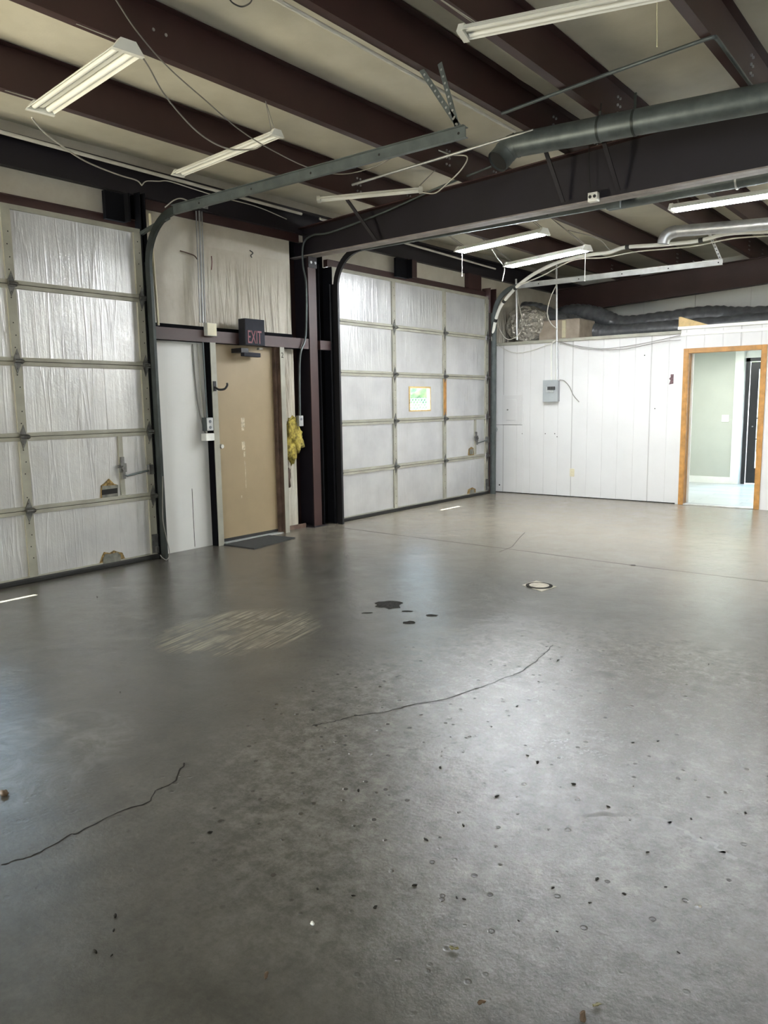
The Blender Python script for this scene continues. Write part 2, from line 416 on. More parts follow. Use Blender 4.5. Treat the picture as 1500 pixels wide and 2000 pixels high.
def smooth(pts, n=8):
    P = [Vector(p) for p in pts]; P = [P[0]*2-P[1]]+P+[P[-1]*2-P[-2]]; out = []
    for i in range(1, len(P)-2):
        for k in range(n):
            t = k/n; a, b, c, d = P[i-1:i+3]
            out.append(.5*((2*b)+(c-a)*t+(2*a-5*b+4*c-d)*t*t+(3*b-a-3*c+d)*t**3))
    out.append(P[-2]); return out
def copy_tree(o, parent=None):
    c = o.copy(); COL.objects.link(c)
    c.parent = parent
    for ch in list(o.children):
        copy_tree(ch, c)
    return c
def text_mesh(mb, txt, origin, ux, uy, size, depth, sx=1.0):
    cu = bpy.data.curves.new('t', 'FONT'); cu.body = txt; cu.size = size; cu.extrude = depth/2; cu.resolution_u = 2
    to = bpy.data.objects.new('t', cu); COL.objects.link(to)
    bpy.context.view_layer.update()
    me = bpy.data.meshes.new_from_object(to.evaluated_get(bpy.context.evaluated_depsgraph_get()))
    ux, uy = Vector(ux).normalized(), Vector(uy).normalized(); uz = ux.cross(uy); o0 = Vector(origin)
    mb.add([o0+ux*v.co.x*sx+uy*v.co.y+uz*v.co.z for v in me.vertices], [tuple(p.vertices) for p in me.polygons])
    bpy.data.objects.remove(to); bpy.data.curves.remove(cu); bpy.data.meshes.remove(me)

RZ0, RS = 3.455, 0.045            # underside of the purlins: z = RZ0 + RS x
def zb(x): return RZ0+RS*x
def zd(x): return 3.735+RS*x      # underside of the roof insulation
BACK = 10.92
FARY = 14.2
XR = 12.5; YN = -7.0

# ================================================================== STRUCTURE
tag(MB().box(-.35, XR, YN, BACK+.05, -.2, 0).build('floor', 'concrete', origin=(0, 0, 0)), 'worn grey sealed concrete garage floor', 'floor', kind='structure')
FLOOR = bpy.data.objects['floor']
tag(MB().box(-.35, 7.0, BACK+.05, FARY, -.2, 0.005).build('floor', 'vinyl_plank', origin=(0, 0, 0)), 'pale grey plank floor in the room through the doorway', 'floor', kind='structure')
tag(MB().box(-60, -.36, -30, 60, -.3, -.12).build('ground', 'gravel', origin=(0, 0, 0)), 'sunlit pale ground outside the small window', 'ground', kind='structure')
tag(MB().box(-.36, 20, FARY+.3, 60, -.3, -.12).build('ground', 'gravel', origin=(0, 0, 0)), 'sunlit pale ground outside the glass door', 'ground', kind='structure')

# roof insulation: sagging vinyl sheet
def roof_sheet():
    mb = MB(); nx, ny = 130, 110; vs = []
    PUR = [-.1, 1.06, 2.13, 3.19, 3.74, 4.71, 5.8, 6.9, 8.0, 9.1, 10.2, 11.3, 12.5]
    for j in range(ny+1):
        y = YN+(FARY-YN)*j/ny
        for i in range(nx+1):
            x = -.2+(XR+.2)*i/nx
            k = 0
            while k < len(PUR)-2 and x > PUR[k+1]: k += 1
            t = min(1, max(0, (x-PUR[k])/(PUR[k+1]-PUR[k])))
            sag = .035*math.sin(math.pi*t)
            z = zd(x)-sag+.012*noise.noise(Vector((x*1.3, y*1.7, 0)))+.006*noise.noise(Vector((x*4, y*3+x*3, 3)))
            vs.append((x, y, z))
    w = nx+1
    mb.add(vs, [(j*w+i, j*w+i+1, (j+1)*w+i+1, (j+1)*w+i) for j in range(ny) for i in range(nx)], True)
    n0 = len(mb.v)
    a = zd(-.2)+.12; b = zd(XR)+.12
    mb.add([(-.3, YN-.1, a), (XR+.1, YN-.1, b), (XR+.1, FARY+.2, b), (-.3, FARY+.2, a)], [(0, 1, 2, 3)])
    return mb.build('ceiling', 'roof_vinyl', origin=(0, 0, 0))
tag(roof_sheet(), 'cream vinyl roof insulation sagging between purlins', 'ceiling', kind='structure')

tag(MB().box(XR, XR+.1, YN, FARY, 0, 4.4).build('wall_right', 'wall_vinyl', origin=(0, 0, 0)), kind='structure')
mb = MB().box(-.3, 8.2, YN-.1, YN, 0, 4.4); mb.box(10.8, XR, YN-.1, YN, 0, 4.4); mb.box(8.2, 10.8, YN-.1, YN, 2.8, 4.4)  # opening invented for the added cool fill
tag(mb.build('wall_near', 'wall_vinyl', origin=(0, 0, 0)), kind='structure')

# left wall: insulation over the garage doors and between them
D1 = (0.75, 1.95, 3.153, 4.37); D2 = (7.04, 8.204, 9.40, 10.597)
mb = MB()
mb.box(-.2, -.13, YN, -2.1, 0, 3.78); mb.box(-.2, -.13, .2, D1[0]-.05, 0, 3.78); mb.box(-.2, -.13, -2.1, .2, 1.6, 3.78)  # opening below the last box invented for the added warm fill
mb.box(-.2, -.13, D1[0]-.05, D1[-1]+.08, 3.06, 3.78)
mb.box(-.2, -.13, D1[-1]+.08, 6.44, -.02, 3.78)
mb.box(-.2, -.13, 6.44, D2[0]-.05, 3.30, 3.78)
mb.box(-.2, -.13, D2[0]-.05, D2[-1]+.05, 3.06, 3.78)
mb.box(-.2, -.13, D2[-1]+.05, FARY, 0, 3.78)
tag(mb.build('wall_left', 'wall_vinyl', origin=(0, 0, 0)), 'cream vinyl faced insulation wall around the doors', 'wall', kind='structure')
mb = MB().box(-.36, -.30, 6.38, 7.05, -.02, 3.8); mb.box(-.36, -.2, 6.38, 6.44, -.02, 3.8); mb.box(-.36, -.131, 6.988, 7.05, -.02, 3.8)  # black sheets stand in for the shade behind the column
tag(mb.build('wall_left', 'steel_and_shade', origin=(0, 0, 0)), 'recess coloured black for its shade, behind the brown steel column', 'wall', kind='structure')
# white plywood lining left of the tan door
tag(MB().box(-.13, -.10, 4.45, 5.20, 0.0, 2.09).build('wall_left', 'plywood_white', origin=(0, 0, 0)), 'scuffed white plywood lining left of the tan door', 'wall', kind='structure')

tag(MB().box(-.101, -.0985, 4.905, 4.910, .02, .62).build('trim_8', 'hole'), kind='structure')
# back partition, with the doorway
mb = MB()
mb.box(-.13, 2.90, BACK, BACK+.09, 0, 2.35)
tag(mb.build('wall_back', 'panelling', origin=(0, 0, 0)), 'white grooved panelling partition', 'wall', kind='structure')
mb = MB(); fy = BACK-.03
mb.box(2.86, 2.955, fy, BACK+.09, 0, 2.39); mb.box(2.955, 3.895, fy, BACK+.09, 2.085, 2.39); mb.box(3.895, XR, fy, BACK+.09, 0, 2.39)
tag(mb.build('wall_back', 'panelling', origin=(0, 0, 0)), 'white panelling around the oak framed doorway', 'wall', kind='structure')
tag(MB().box(-.1, 2.86, BACK-.035, BACK+.10, 2.33, 2.375).build('trim_1', 'frame_beige', bevel=.003), 'pale cap board along the partition top', 'trim', kind='structure')
mb = MB().box(2.82, XR, fy-.03, BACK+.12, 2.385, 2.425)
tag(mb.build('trim_2', 'trim_white', bevel=.003), 'white peeling cap board above the doorway', 'trim', kind='structure')
tag(MB().box(2.86, XR, fy-.012, fy+.002, 2.30, 2.34).build('trim_3', 'trim_white', bevel=.002), 'thin white batten above the doorway', 'trim', kind='structure')
tag(MB().box(-.08, 2.86, BACK-.012, BACK+.002, 0, .012).build('trim_4', 'hole'), 'dark gap line under the partition', 'trim', kind='structure')
tag(MB().box(.46, .475, BACK-.006, BACK+.001, .01, 2.30).build('trim_5', 'panelling', origin=(0, 0, 0)), 'thin vertical batten on the partition', 'trim', kind='structure')
# room behind
tag(MB().box(-.1, 8, BACK+.09, FARY, 2.28, 2.345).build('ceiling', 'office_ceiling', origin=(0, 0, 0)), 'white ceiling of the room through the doorway', 'ceiling', kind='structure')
mb = MB().box(-.1, 2.88, 13.95, 14.1, 0.005, 2.28)
tag(mb.build('wall_far', 'office_wall', origin=(0, 0, 0)), 'sage grey wall seen through the doorway', 'wall', kind='structure')
mb = MB().box(2.0, 2.88, 13.925, 13.95, 0.005, .12)
tag(mb.build('baseboard_far', 'trim_white', bevel=.003), 'white baseboard seen through the doorway', 'baseboard', kind='structure')
mb = MB().box(2.82, 2.955, 13.92, 14.12, 0.005, 2.28); mb.box(2.955, 4.1, 14.05, 14.12, 2.12, 2.28)
tag(mb.build('trim_6', 'trim_white', bevel=.004), 'white corner trim beside the black glazed door', 'trim', kind='structure')
tag(MB().box(4.05, 7, 14.05, 14.2, 0.005, 2.28).build('wall_far', 'office_wall', origin=(0, 0, 0)), kind='structure')
tag(MB().box(1.95, 2.0, BACK+.09, 13.95, 0.005, 2.28).build('wall_office_left', 'office_wall', origin=(0, 0, 0)), kind='structure')
tag(MB().box(6.5, 6.6, BACK+.09, 14.1, 0.005, 2.28).build('wall_office_right', 'office_wall', origin=(0, 0, 0)), kind='structure')
# upper end wall beyond the ducts
tag(MB().box(-.3, XR, FARY, FARY+.1, 2.28, 4.5).build('wall_far_upper', 'far_panel', origin=(0, 0, 0)), 'pale panelled gable wall above the flexible ducts', 'wall', kind='structure')

# ================================================================== DOORWAY CASING (oak)
dw = empty('door_4', (3.42, fy, 0), 'oak framed open doorway in the white partition', 'doorway', kind='structure')
def casing(x0, x1, z0, z1): return MB().box(x0, x1, fy-.018, fy+.001, z0, z1)
casing(2.905, 2.968, 0, 2.128).build('casing', 'oak', dw, bevel=.004)
casing(3.882, 3.945, 0, 2.128).build('casing', 'oak', dw, bevel=.004)
casing(2.968, 3.882, 2.065, 2.128).build('casing', 'oak', dw, bevel=.004)
mb = MB().box(2.955, 2.975, fy-.01, BACK+.1, 0, 2.085); mb.box(3.875, 3.895, fy-.01, BACK+.1, 0, 2.085); mb.box(2.975, 3.875, fy-.01, BACK+.1, 2.065, 2.085)
mb.build('jamb', 'oak', dw)
MB().box(2.975, 3.875, fy-.02, BACK+.1, 0.0, .018).build('threshold', 'galv', dw, bevel=.003)
tag(MB().box(2.975, 3.0, BACK+.09, BACK+.12, 0.01, 2.06).build('jamb_edge', 'trim_white', dw), 'white inner jamb edge')

# black glazed exterior door
gd = empty('door_5', (3.45, 14.12, 0), 'black aluminium glass door beyond the doorway', 'door', kind='structure')
x0, x1, yy = 2.965, 4.04, 14.10
mb = MB(); mb.box(x0, x0+.06, yy-.05, yy+.05, 0, 2.12); mb.box(x1-.06, x1, yy-.05, yy+.05, 0, 2.12); mb.box(x0, x1, yy-.05, yy+.05, 2.06, 2.12)
mb.build('frame', 'door_black', gd)
mb = MB(); mb.box(x0+.07, x0+.20, yy-.025, yy+.025, .02, 2.05); mb.box(x1-.2, x1-.07, yy-.025, yy+.025, .02, 2.05)
mb.box(x0+.2, x1-.2, yy-.025, yy+.025, 1.93, 2.05); mb.box(x0+.2, x1-.2, yy-.025, yy+.025, .02, .28)
lf = mb.build('leaf', 'door_black', gd)
MB().box(x0+.2, x1-.2, yy-.004, yy+.004, .28, 1.93).build('pane', 'glass', gd)
MB().tube([(x0+.2, yy-.05, 1.12), (x1-.2, yy-.05, 1.12)], .012, 8).tube(smooth([(x0+.33, yy-.05, 1.12), (x0+.33, yy-.055, .85), (x0+.30, yy-.05, .78), (x0+.2, yy-.03, .77)]), .01, 8).build('push_bar', 'door_black', gd)
MB().disc((x0+.14, yy-.026, .98), (0, -1, 0), .012, .01, 12).build('lock', 'galv', gd)
# switch plate in the office
sw = empty('switch_plate', (2.70, 13.95, 1.08), 'white double switch plate on the sage grey wall', 'switch')
MB().box(2.64, 2.76, 13.938, 13.95, 1.06, 1.18).build('plate', 'white_plastic', sw, bevel=.003)
for xx in (2.672, 2.722): MB().box(xx-.004, xx+.010, 13.928, 13.94, 1.105, 1.135).build('toggle', 'white_enamel', sw)

# ================================================================== STEEL FRAME
def rafter(y, label):
    e = empty('steel_rafter', (-.27, y+.08, 3.0), label, 'beam')
    def zbm(x): return 3.125+.009*x if y < 10 else 3.02+.053*x
    def ztp(x): return zb(x)-.002
    xs = (-.27, XR)
    mb = MB(); yc = y+.08
    mb.hexa([(xs[0], yc-.006, zbm(xs[0])), (xs[1], yc-.006, zbm(xs[1])), (xs[1], yc+.006, zbm(xs[1])), (xs[0], yc+.006, zbm(xs[0]))],
            [(xs[0], yc-.006, ztp(xs[0])), (xs[1], yc-.006, ztp(xs[1])), (xs[1], yc+.006, ztp(xs[1])), (xs[0], yc+.006, ztp(xs[0]))])
    mb.build('web', 'steel_dark' if y < 10 else 'steel_brown', e)
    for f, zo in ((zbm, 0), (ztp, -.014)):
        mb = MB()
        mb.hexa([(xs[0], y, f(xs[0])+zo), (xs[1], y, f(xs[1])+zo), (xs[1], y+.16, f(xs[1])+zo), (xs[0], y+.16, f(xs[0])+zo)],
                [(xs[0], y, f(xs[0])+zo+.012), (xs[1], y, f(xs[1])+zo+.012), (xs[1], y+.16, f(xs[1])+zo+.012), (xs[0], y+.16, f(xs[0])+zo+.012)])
        mb.build('flange', 'lit_flange' if (f is zbm and y < 10) else 'steel_brown', e)
    return e
RF = rafter(6.59, 'dark tapered steel rafter crossing above the middle of the garage')
RF2 = rafter(13.2, 'reddish brown steel rafter above the flexible ducts at the far end')
MB().box(0.0, .012, 6.60, 6.74, 3.0, 3.12).build('end_plate', 'steel_dark', RF)
for yy in (6.63, 6.70): MB().disc((.012, yy, 3.055), (1, 0, 0), .016, .018, 6).build('bolt', 'galv', RF)

def column(y, label):
    e = empty('steel_column', (-.135, y+.08, 0), label, 'column')
    MB().box(-.012, 0, y, y+.13, 0.015, 3.12).build('flange', 'steel_brown', e)
    MB().box(-.29, -.278, y-.02, y+.16, 0.015, 3.12).build('flange', 'steel_brown', e)
    MB().box(-.278, -.012, y+.06, y+.07, 0.015, 3.12).build('web', 'steel_dark', e)  # web darker than the flanges: its shade is put into the colour
    MB().box(-.30, .03, y-.03, y+.17, 0, .015).build('base_plate', 'steel_dark', e)
    return e
column(6.60, 'brown steel column between tan door and far garage door')
# garage door jambs (dark channels)
def jamb(y0, y1, label, top=3.3, col='steel_and_shade'):
    e = MB(); e.box(-.13, .02, y0, y0+.008, 0, top); e.box(-.13, -.122, y0, y1, 0, top); e.box(-.13, .02, y1-.008, y1, 0, top)
    return tag(e.build('door_jamb', col), label, 'jamb')
jamb(6.755, 6.985, 'steel jamb post, blackened for shade, between brown column and far garage door', 3.05)  # black colour stands in for the shadow beside the column
jamb(10.66, 10.84, 'steel jamb post at the white partition corner', 3.2, 'steel_brown')
jamb(4.39, 4.452, 'dark steel jamb post right of the near garage door', 3.38)

# knee braces
def brace(name, a, b, w, label, m='steel_dark', cat='brace'):
    return tag(MB().bar(a, b, w, .012, (0, 1, .3)).build(name, m), label, cat)
for (pa, pb, xw, lab) in [((672, 382), (735, 470), 2, 'flat brace strap from purlin down to rafter flange, left of the spiral duct'),
                          ((1066, 296), (1100, 395), 2, 'flat brace strap on rafter beside the hanging receptacle box'),
                          ((1180, 280), (1208, 372), 2, 'flat brace strap on rafter right of the receptacle box')]:
    a = PY(*pa, 6.35); b = PY(*pb, 6.585); b.z = max(b.z, 3.13)
    brace('brace_strap', a, b, .035, lab)

# purlins
PURL = [('closest to the garage doors', 1.0), ('second from the garage doors', 2.07), ('carrying the perforated track hanger', 3.13),
        ('slim one passing over the spiral duct', 3.68), ('at the top right of the photo', 4.65)]
def purlin_mesh(dep=.27):
    mb = MB(); y0, y1 = YN, FARY
    # Z section, local x measured from the flange lip, z from the underside
    mb.box(.0, .062, y0, y1, 0, .004); mb.box(.0, .004, y0, y1, .004, .018)
    mb.box(.060, .066, y0, y1, 0, dep); mb.box(.064, .12, y0, y1, dep-.004, dep)
    for yj in (6.67, 13.28):
        for yo in (-.45, -.40, .40, .45):
            for z in (.07, .13, .19):
                mb.cur = 1; mb.disc((.066, yj+yo, z), (1, 0, 0), .010, .012, 6); mb.cur = 0
    for yj in (3.06, 3.15):
        mb.cur = 1; mb.disc((.066, yj, .13), (1, 0, 0), .010, .004, 8); mb.cur = 0
    return mb
proto = None
for i, (lab, x) in enumerate(PURL):
    if proto is None:
        proto = purlin_mesh().build('roof_purlin', ['steel_brown', 'galv'], origin=(0, 0, 0)); o = proto
    else: o = proto.copy(); COL.objects.link(o)
    o.location = (x, 0, zb(x))
    tag(o, 'brown steel roof purlin ' + lab, 'purlin', 'roof purlins')
# eave strut
mb = MB(); mb.box(-.13, -.06, YN, FARY, 3.37, 3.376); mb.box(-.13, -.125, YN, FARY, 3.376, 3.62); mb.box(-.13, -.03, YN, FARY, 3.614, 3.62); mb.box(-.036, -.03, YN, FARY, 3.595, 3.615)
tag(mb.build('eave_strut', 'steel_dark'), 'dark steel eave strut along the top of the door wall', 'beam')
mb = MB(); mb.box(-.125, -.11, D1[-1]+.1, 6.58, 3.28, 3.372)
tag(mb.build('eave_angle', 'steel_brown'), 'reddish brown angle below the eave strut over the tan door', 'beam')
# header girt over the personnel door
g = empty('wall_girt', (-.06, 5.5, 2.08), 'brown horizontal steel girt above the tan door', 'beam')
MB().box(-.006, 0, 4.46, 6.58, 2.085, 2.20).build('web', 'steel_brown', g)
mb = MB(); mb.box(-.13, -.006, 4.46, 6.58, 2.196, 2.20); mb.box(-.13, -.006, 4.46, 6.58, 2.085, 2.089); mb.box(-.13, -.118, 4.46, 6.44, 2.20, 2.25)  # upper strip is dark for the recess shade above the girt
mb.build('flange', 'steel_and_shade', g)
tag(MB().box(-.02, .03, 6.745, 6.93, 2.085, 2.19).build('girt_stub', 'steel_brown'), 'short brown girt end right of the brown column', 'beam')
# door headers
for (a, b, lab) in ((D1[0], D1[-1], 'brown header beam over the near garage door'), (D2[0], D2[-1], 'brown header beam over the far garage door')):
    mb = MB().box(-.13, -.07, a-.03, b+.05, 3.065, 3.15); mb.box(-.13, -.06, a-.03, b+.05, 3.142, 3.15)
    tag(mb.build('door_header', 'steel_brown'), lab, 'beam')
# header posts over far door
tag(MB().box(-.13, -.06, 8.62, 8.82, 3.15, 3.37).build('header_post', 'steel_brown'), 'brown short post above the far garage door, nearer the lamps', 'beam')
tag(MB().box(-.13, -.06, 10.15, 10.52, 3.15, 3.37).build('header_post', 'steel_brown'), 'brown short post above the far garage door, by the partition corner', 'beam')
# spring anchor plates
for (a, b, lab) in ((4.06, 4.27, 'black spring anchor plate above the near garage door corner'), (8.30, 8.56, 'black spring anchor plate above the far garage door')):
    mb = MB().box(-.058, -.015, a, b, 3.10, 3.34); mb.box(-.015, .05, b-.02, b, 3.10, 3.34)
    tag(mb.build('anchor_plate', 'steel_and_shade'), lab, 'bracket')

# ================================================================== GARAGE DOORS
ZS = [0.61*k for k in range(6)]
def hinge_mb(y, z, s=1.0):
    mb = MB()
    mb.poly([(.006, y-.006, z-.10*s), (.006, y+.024*s, z-.035), (.006, y+.032*s, z), (.006, y+.024*s, z+.035), (.006, y+.006, z+.10*s), (.006, y-.024*s, z+.035), (.006, y-.030*s, z), (.006, y-.024*s, z-.035)], (.006, 0, 0))
    mb.poly([(.012, y-.030, z-.022), (.012, y+.034, z-.022), (.035, y+.040, z-.01), (.035, y+.040, z+.01), (.012, y+.034, z+.022), (.012, y-.030, z+.022)], (.012, 0, 0))
    mb.tube([(.03, y-.03, z), (.03, y+.045, z)], .011, 8)
    for dz in (-.06, .06): mb.disc((.012, y, z+dz), (1, 0, 0), .007, .005, 6)
    return mb
def torn(parent, pts_out, pts_in, nm='torn_hole'):
    # ragged edge of foam around the exposed door skin
    e = MB(); e.poly(pts_out, (.010, 0, 0)); o = e.build(nm, 'foam_brown', parent)
    e = MB(); e.poly([Vector(p)+Vector((.008, 0, 0)) for p in pts_in], (.006, 0, 0)); tag(e.build('exposed_skin', 'inner_sheet', o), 'exposed grey metal skin')
    return o
def garage_door(idx, C, win, extra_y, lab):
    e = empty('door_%d' % idx, (0, (C[0]+C[-1])/2, 0), lab, 'garage door', kind='structure')
    wy0, wy1, wz0, wz1 = win
    for j in range(3):
        for i in range(5):
            y0, y1, z0, z1 = C[j]+.03, C[j+1]-.03, ZS[i]+.03, ZS[i+1]-.03
            if i == 0: z0 = .05
            if i == 4: z1 = 3.03
            mb = MB(); xa, xb = -.05, -.016
            if y0 < wy0 and y1 > wy1 and z0 < wz0 and z1 > wz1:
                mb.box(xa, xb, y0, wy0, z0, z1); mb.box(xa, xb, wy1, y1, z0, z1); mb.box(xa, xb, wy0, wy1, z0, wz0); mb.box(xa, xb, wy0, wy1, wz1, z1)
            else: mb.box(xa, xb, y0, y1, z0, z1)
            # each sheet gets its own texture origin so that the wrinkles differ
            mb.build('insulation_panel', 'foil', e)
    # outside skin with the window cut out
    mb = MB(); a, b = C[0]-.04, C[-1]+.04
    mb.box(-.056, -.051, a, wy0, .02, 3.06); mb.box(-.056, -.051, wy1, b, .02, 3.06); mb.box(-.056, -.051, wy0, wy1, .02, wz0); mb.box(-.056, -.051, wy0, wy1, wz1, 3.06)
    mb.build('door_skin', 'frame_beige', e)
    # rails: a pair at each section joint, single at top and bottom
    for i in range(1, 5):
        for sg in (-1, 1):
            z = ZS[i]+sg*.018
            MB().box(-.05, .0, C[0]+.03, C[-1]-.03, z-.0155, z+.0155).build('rail', 'frame_beige', e, bevel=.002)
    MB().box(-.05, .0, C[0]-.03, C[-1]+.03, 3.02, 3.06).build('rail', 'frame_beige', e, bevel=.002)
    MB().box(-.05, -.004, C[0]-.03, C[-1]+.03, .035, .055).build('rail', 'frame_beige', e)
    # stiles per column and section with rows of screw holes
    for j in range(4):
        w = .036 if 0 < j < 3 else .042
        yc = C[j]+(0 if 0 < j < 3 else (.01 if j == 0 else -.01))
        for i in range(5):
            mb = MB().box(-.05, .006, yc-w, yc+w, ZS[i]+.036 if i else .05, ZS[i+1]-.036 if i < 4 else 3.02)
            mb.cur = 1
            for q in range(5):
                zz = ZS[i]+.11+q*.098
                if (q*7+i*3+j) % 5 == 2: continue
                mb.disc((.006, yc+(.008 if q % 2 else -.006), zz), (1, 0, 0), .0055, .001, 6)
            mb.build('stile', ['frame_beige', 'hole'], e)
    for j in range(4):
        yc = C[j]+(0 if 0 < j < 3 else (.005 if j == 0 else -.005))
        for i in range(1, 5): hinge_mb(yc, ZS[i]).build('hinge', 'hinge', e)
    for j in (0, 3):
        yc = C[j]+(.01 if j == 0 else -.01)
        mb = MB().box(.006, .014, yc-.035, yc+.035, .06, .24); mb.box(.014, .05, yc-.01, yc+.01, .06, .12); mb.build('bottom_bracket', 'hinge', e)
    MB().box(-.055, .02, C[0]-.05, C[-1]+.05, .0, .042).build('bottom_seal', 'rubber', e, bevel=.008)
    # small window
    fr = MB(); t = .018
    fr.box(-.06, -.006, wy0-t, wy0+.004, wz0-t, wz1+t); fr.box(-.06, -.006, wy1-.004, wy1+t, wz0-t, wz1+t)
    fr.box(-.06, -.006, wy0, wy1, wz0-t, wz0+.004); fr.box(-.06, -.006, wy0, wy1, wz1-.004, wz1+t)
    wf = tag(fr.build('window_frame', 'lumber', e), 'yellowish wooden window surround')
    MB().box(-.035, -.031, wy0, wy1, wz0, wz1).build('pane', 'glass', wf)
    # lock: extra upright, handle, rod and keeper
    y = extra_y
    MB().box(-.016, .0, y-.022, y+.022, .65, 1.19).build('lock_stile', 'frame_beige', e)
    mb = MB().box(.0, .03, y-.028, y+.03, .86, .94); mb.box(.0, .018, y-.018, y+.018, .94, 1.0); mb.disc((.03, y-.01, .90), (1, 0, 0), .02, .02, 10)
    mb.box(.0, .02, y-.045, y-.02, .90, .93); mb.box(.02, .035, y-.012, y+.012, .80, .88)
    lk = mb.build('lock_case', 'hinge', e)
    MB().tube([(.03, y, .835), (.03, y+.03, .825), (.025, C[-1]-.02, .86)], .009, 8).build('lock_rod', 'galv_dull', lk)
    MB().box(.006, .05, C[-1]-.055, C[-1]-.005, .82, .91).build('lock_keeper', 'hinge', lk)
    return e
e1 = garage_door(1, D1, (2.37, 2.87, 1.36, 1.68), PX(238, 910, 0).y, 'near sectional garage door lined with crinkled silver foil panels')
e2 = garage_door(2, D2, (8.56, 9.04, 1.355, 1.66), PX(929, 850, 0).y, 'far sectional garage door with the small square window')
tag(MB().box(.006, .008, 9.40-.037, 9.40+.037, 1.27, 1.79).build('stile_wood', 'oak', e2), 'orange wooden strip')
# torn places in the foil
def ring(pix, x): return [PX(a, b, x) for a, b in pix]
torn(e1, ring([(191, 1109), (195, 1098), (199, 1086), (203, 1078), (214, 1080), (222, 1075), (231, 1078), (238, 1079), (243, 1090), (247, 1099), (240, 1106), (218, 1108), (205, 1110)], -.016),
     ring([(200, 1106), (200, 1090), (205, 1081), (214, 1082), (228, 1078), (234, 1084), (235, 1102), (215, 1106)], -.016))
t2 = torn(e1, ring([(197, 973), (197, 948), (203, 944), (212, 935), (222, 945), (229, 947), (229, 970), (212, 975)], -.016),
     ring([(198, 972), (198, 949), (229, 947), (229, 969), (212, 974)], -.016))
tag(MB().box(-.002, .006, t2.children[0].bound_box[0][1], t2.children[0].bound_box[0][1]+.001, 0, .001).build('x', 'hole', t2), None) if False else None
MB().poly(ring([(199, 957), (229, 953), (229, 963), (199, 967)], -.002), (.003, 0, 0)).build('slot', 'hole', t2)
torn(e2, ring([(914, 889), (915, 877), (920, 873), (924, 875), (925, 889), (919, 891)], -.016), ring([(916, 887), (916, 878), (923, 876), (923, 887)], -.016))
torn(e2, ring([(912, 966), (914, 956), (922, 952), (928, 955), (928, 964), (920, 968)], -.016), ring([(916, 965), (917, 957), (925, 955), (925, 964)], -.016))

# tracks
def track(y0, y1, zt, xend, R, mat_v, mat_h, label, straps, xv=.105):
    e = empty('garage_door_track', (xv, (y0+y1)/2, 0), label, 'track')
    arc = [(xv+R-R*math.cos(a), zt-R+R*math.sin(a)) for a in [math.pi/2*k/12 for k in range(13)]]
    yi, yo = min(y0, y1), max(y0, y1)
    mb = MB(); h = .062
    # C section: web plus two lips
    pts_v = [(xv, 0.0)]+[(xv, zt-R)]
    mb.sweep_xz([(xv, 0.0), (xv, zt-R)]+arc[1:], yi, yi+.004, h)
    mb.sweep_xz([(xv-h/2, 0), (xv-h/2, zt-R)]+[(xv-h/2+(R+h/2)*(1-math.cos(a)), zt-R+(R+h/2)*math.sin(a)) for a in [math.pi/2*k/12 for k in range(1, 13)]], yi, yo, .005)
    mb.sweep_xz([(xv+h/2, 0), (xv+h/2, zt-R)]+[(xv+h/2+(R-h/2)*(1-math.cos(a)), zt-R+(R-h/2)*math.sin(a)) for a in [math.pi/2*k/12 for k in range(1, 13)]], yi, yo, .005)
    mb.build('vertical_track', mat_v, e)
    mb = MB(); xs = xv+R
    mb.box(xs, xend, yi, yi+.004, zt-h/2, zt+h/2); mb.box(xs, xend, yi, yo, zt-h/2-.002, zt-h/2+.003); mb.box(xs, xend, yi, yo, zt+h/2-.003, zt+h/2+.002)
    mb.box(xs, xend, yi-.030, yi, zt+h/2+.002, zt+h/2+.006); mb.box(xs, xend, yi-.004, yi, zt-h/2, zt+h/2+.006)
    mb.cur = 1
    for k in range(5): mb.disc((xs+.35+(xend-xs-.4)*k/4, yi-.004, zt), (0, -1, 0), .009, .001, 8)
    mb.build('horizontal_track', [mat_h, 'hole'], e)
    # perforated jamb angle
    mb = MB().box(-.0, xv-.03, yo+.012, yo+.016, 0, zt-R+.05); mb.box(-.0, .004, yo-.02, yo+.016, 0, zt-R+.05); mb.cur = 1
    for k in range(22): mb.disc((.045, yo+.012, .12+k*.12), (0, -1, 0), .008, .001, 6)
    mb.build('jamb_angle', [mat_v, 'hole'], e)
    for a, b in straps:
        a, b = Vector(a), Vector(b); d = (b-a); n = int(d.length/.045)
        mb = MB().bar(a, b, .034, .004, (0, 1, 0)); mb.bar(a+Vector((.0, .016, 0)), b+Vector((0, .016, 0)), .004, .03, (0, 1, 0))
        mb.cur = 1; sd = Vector((0, -1, 0))
        for k in range(1, n): mb.disc(a+d*k/n+sd*.003, sd, .008, .002, 6)
        mb.build('hanger_strap', [mat_h, 'galv' if mat_h != 'track_light' else 'hole'], e)
    return e
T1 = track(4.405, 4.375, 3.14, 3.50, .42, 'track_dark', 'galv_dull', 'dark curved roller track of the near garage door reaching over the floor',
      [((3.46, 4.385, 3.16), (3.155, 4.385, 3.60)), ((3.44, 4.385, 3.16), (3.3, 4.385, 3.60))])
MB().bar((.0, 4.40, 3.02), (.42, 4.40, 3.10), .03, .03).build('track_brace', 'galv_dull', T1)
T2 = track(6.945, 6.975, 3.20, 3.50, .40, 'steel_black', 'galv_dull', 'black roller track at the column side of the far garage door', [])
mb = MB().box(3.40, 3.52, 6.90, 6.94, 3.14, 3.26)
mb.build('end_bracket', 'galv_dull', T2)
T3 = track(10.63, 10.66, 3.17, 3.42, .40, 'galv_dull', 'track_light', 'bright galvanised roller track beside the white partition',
      [((3.40, 10.64, 3.19), (3.22, 10.64, 3.59))], xv=.10)

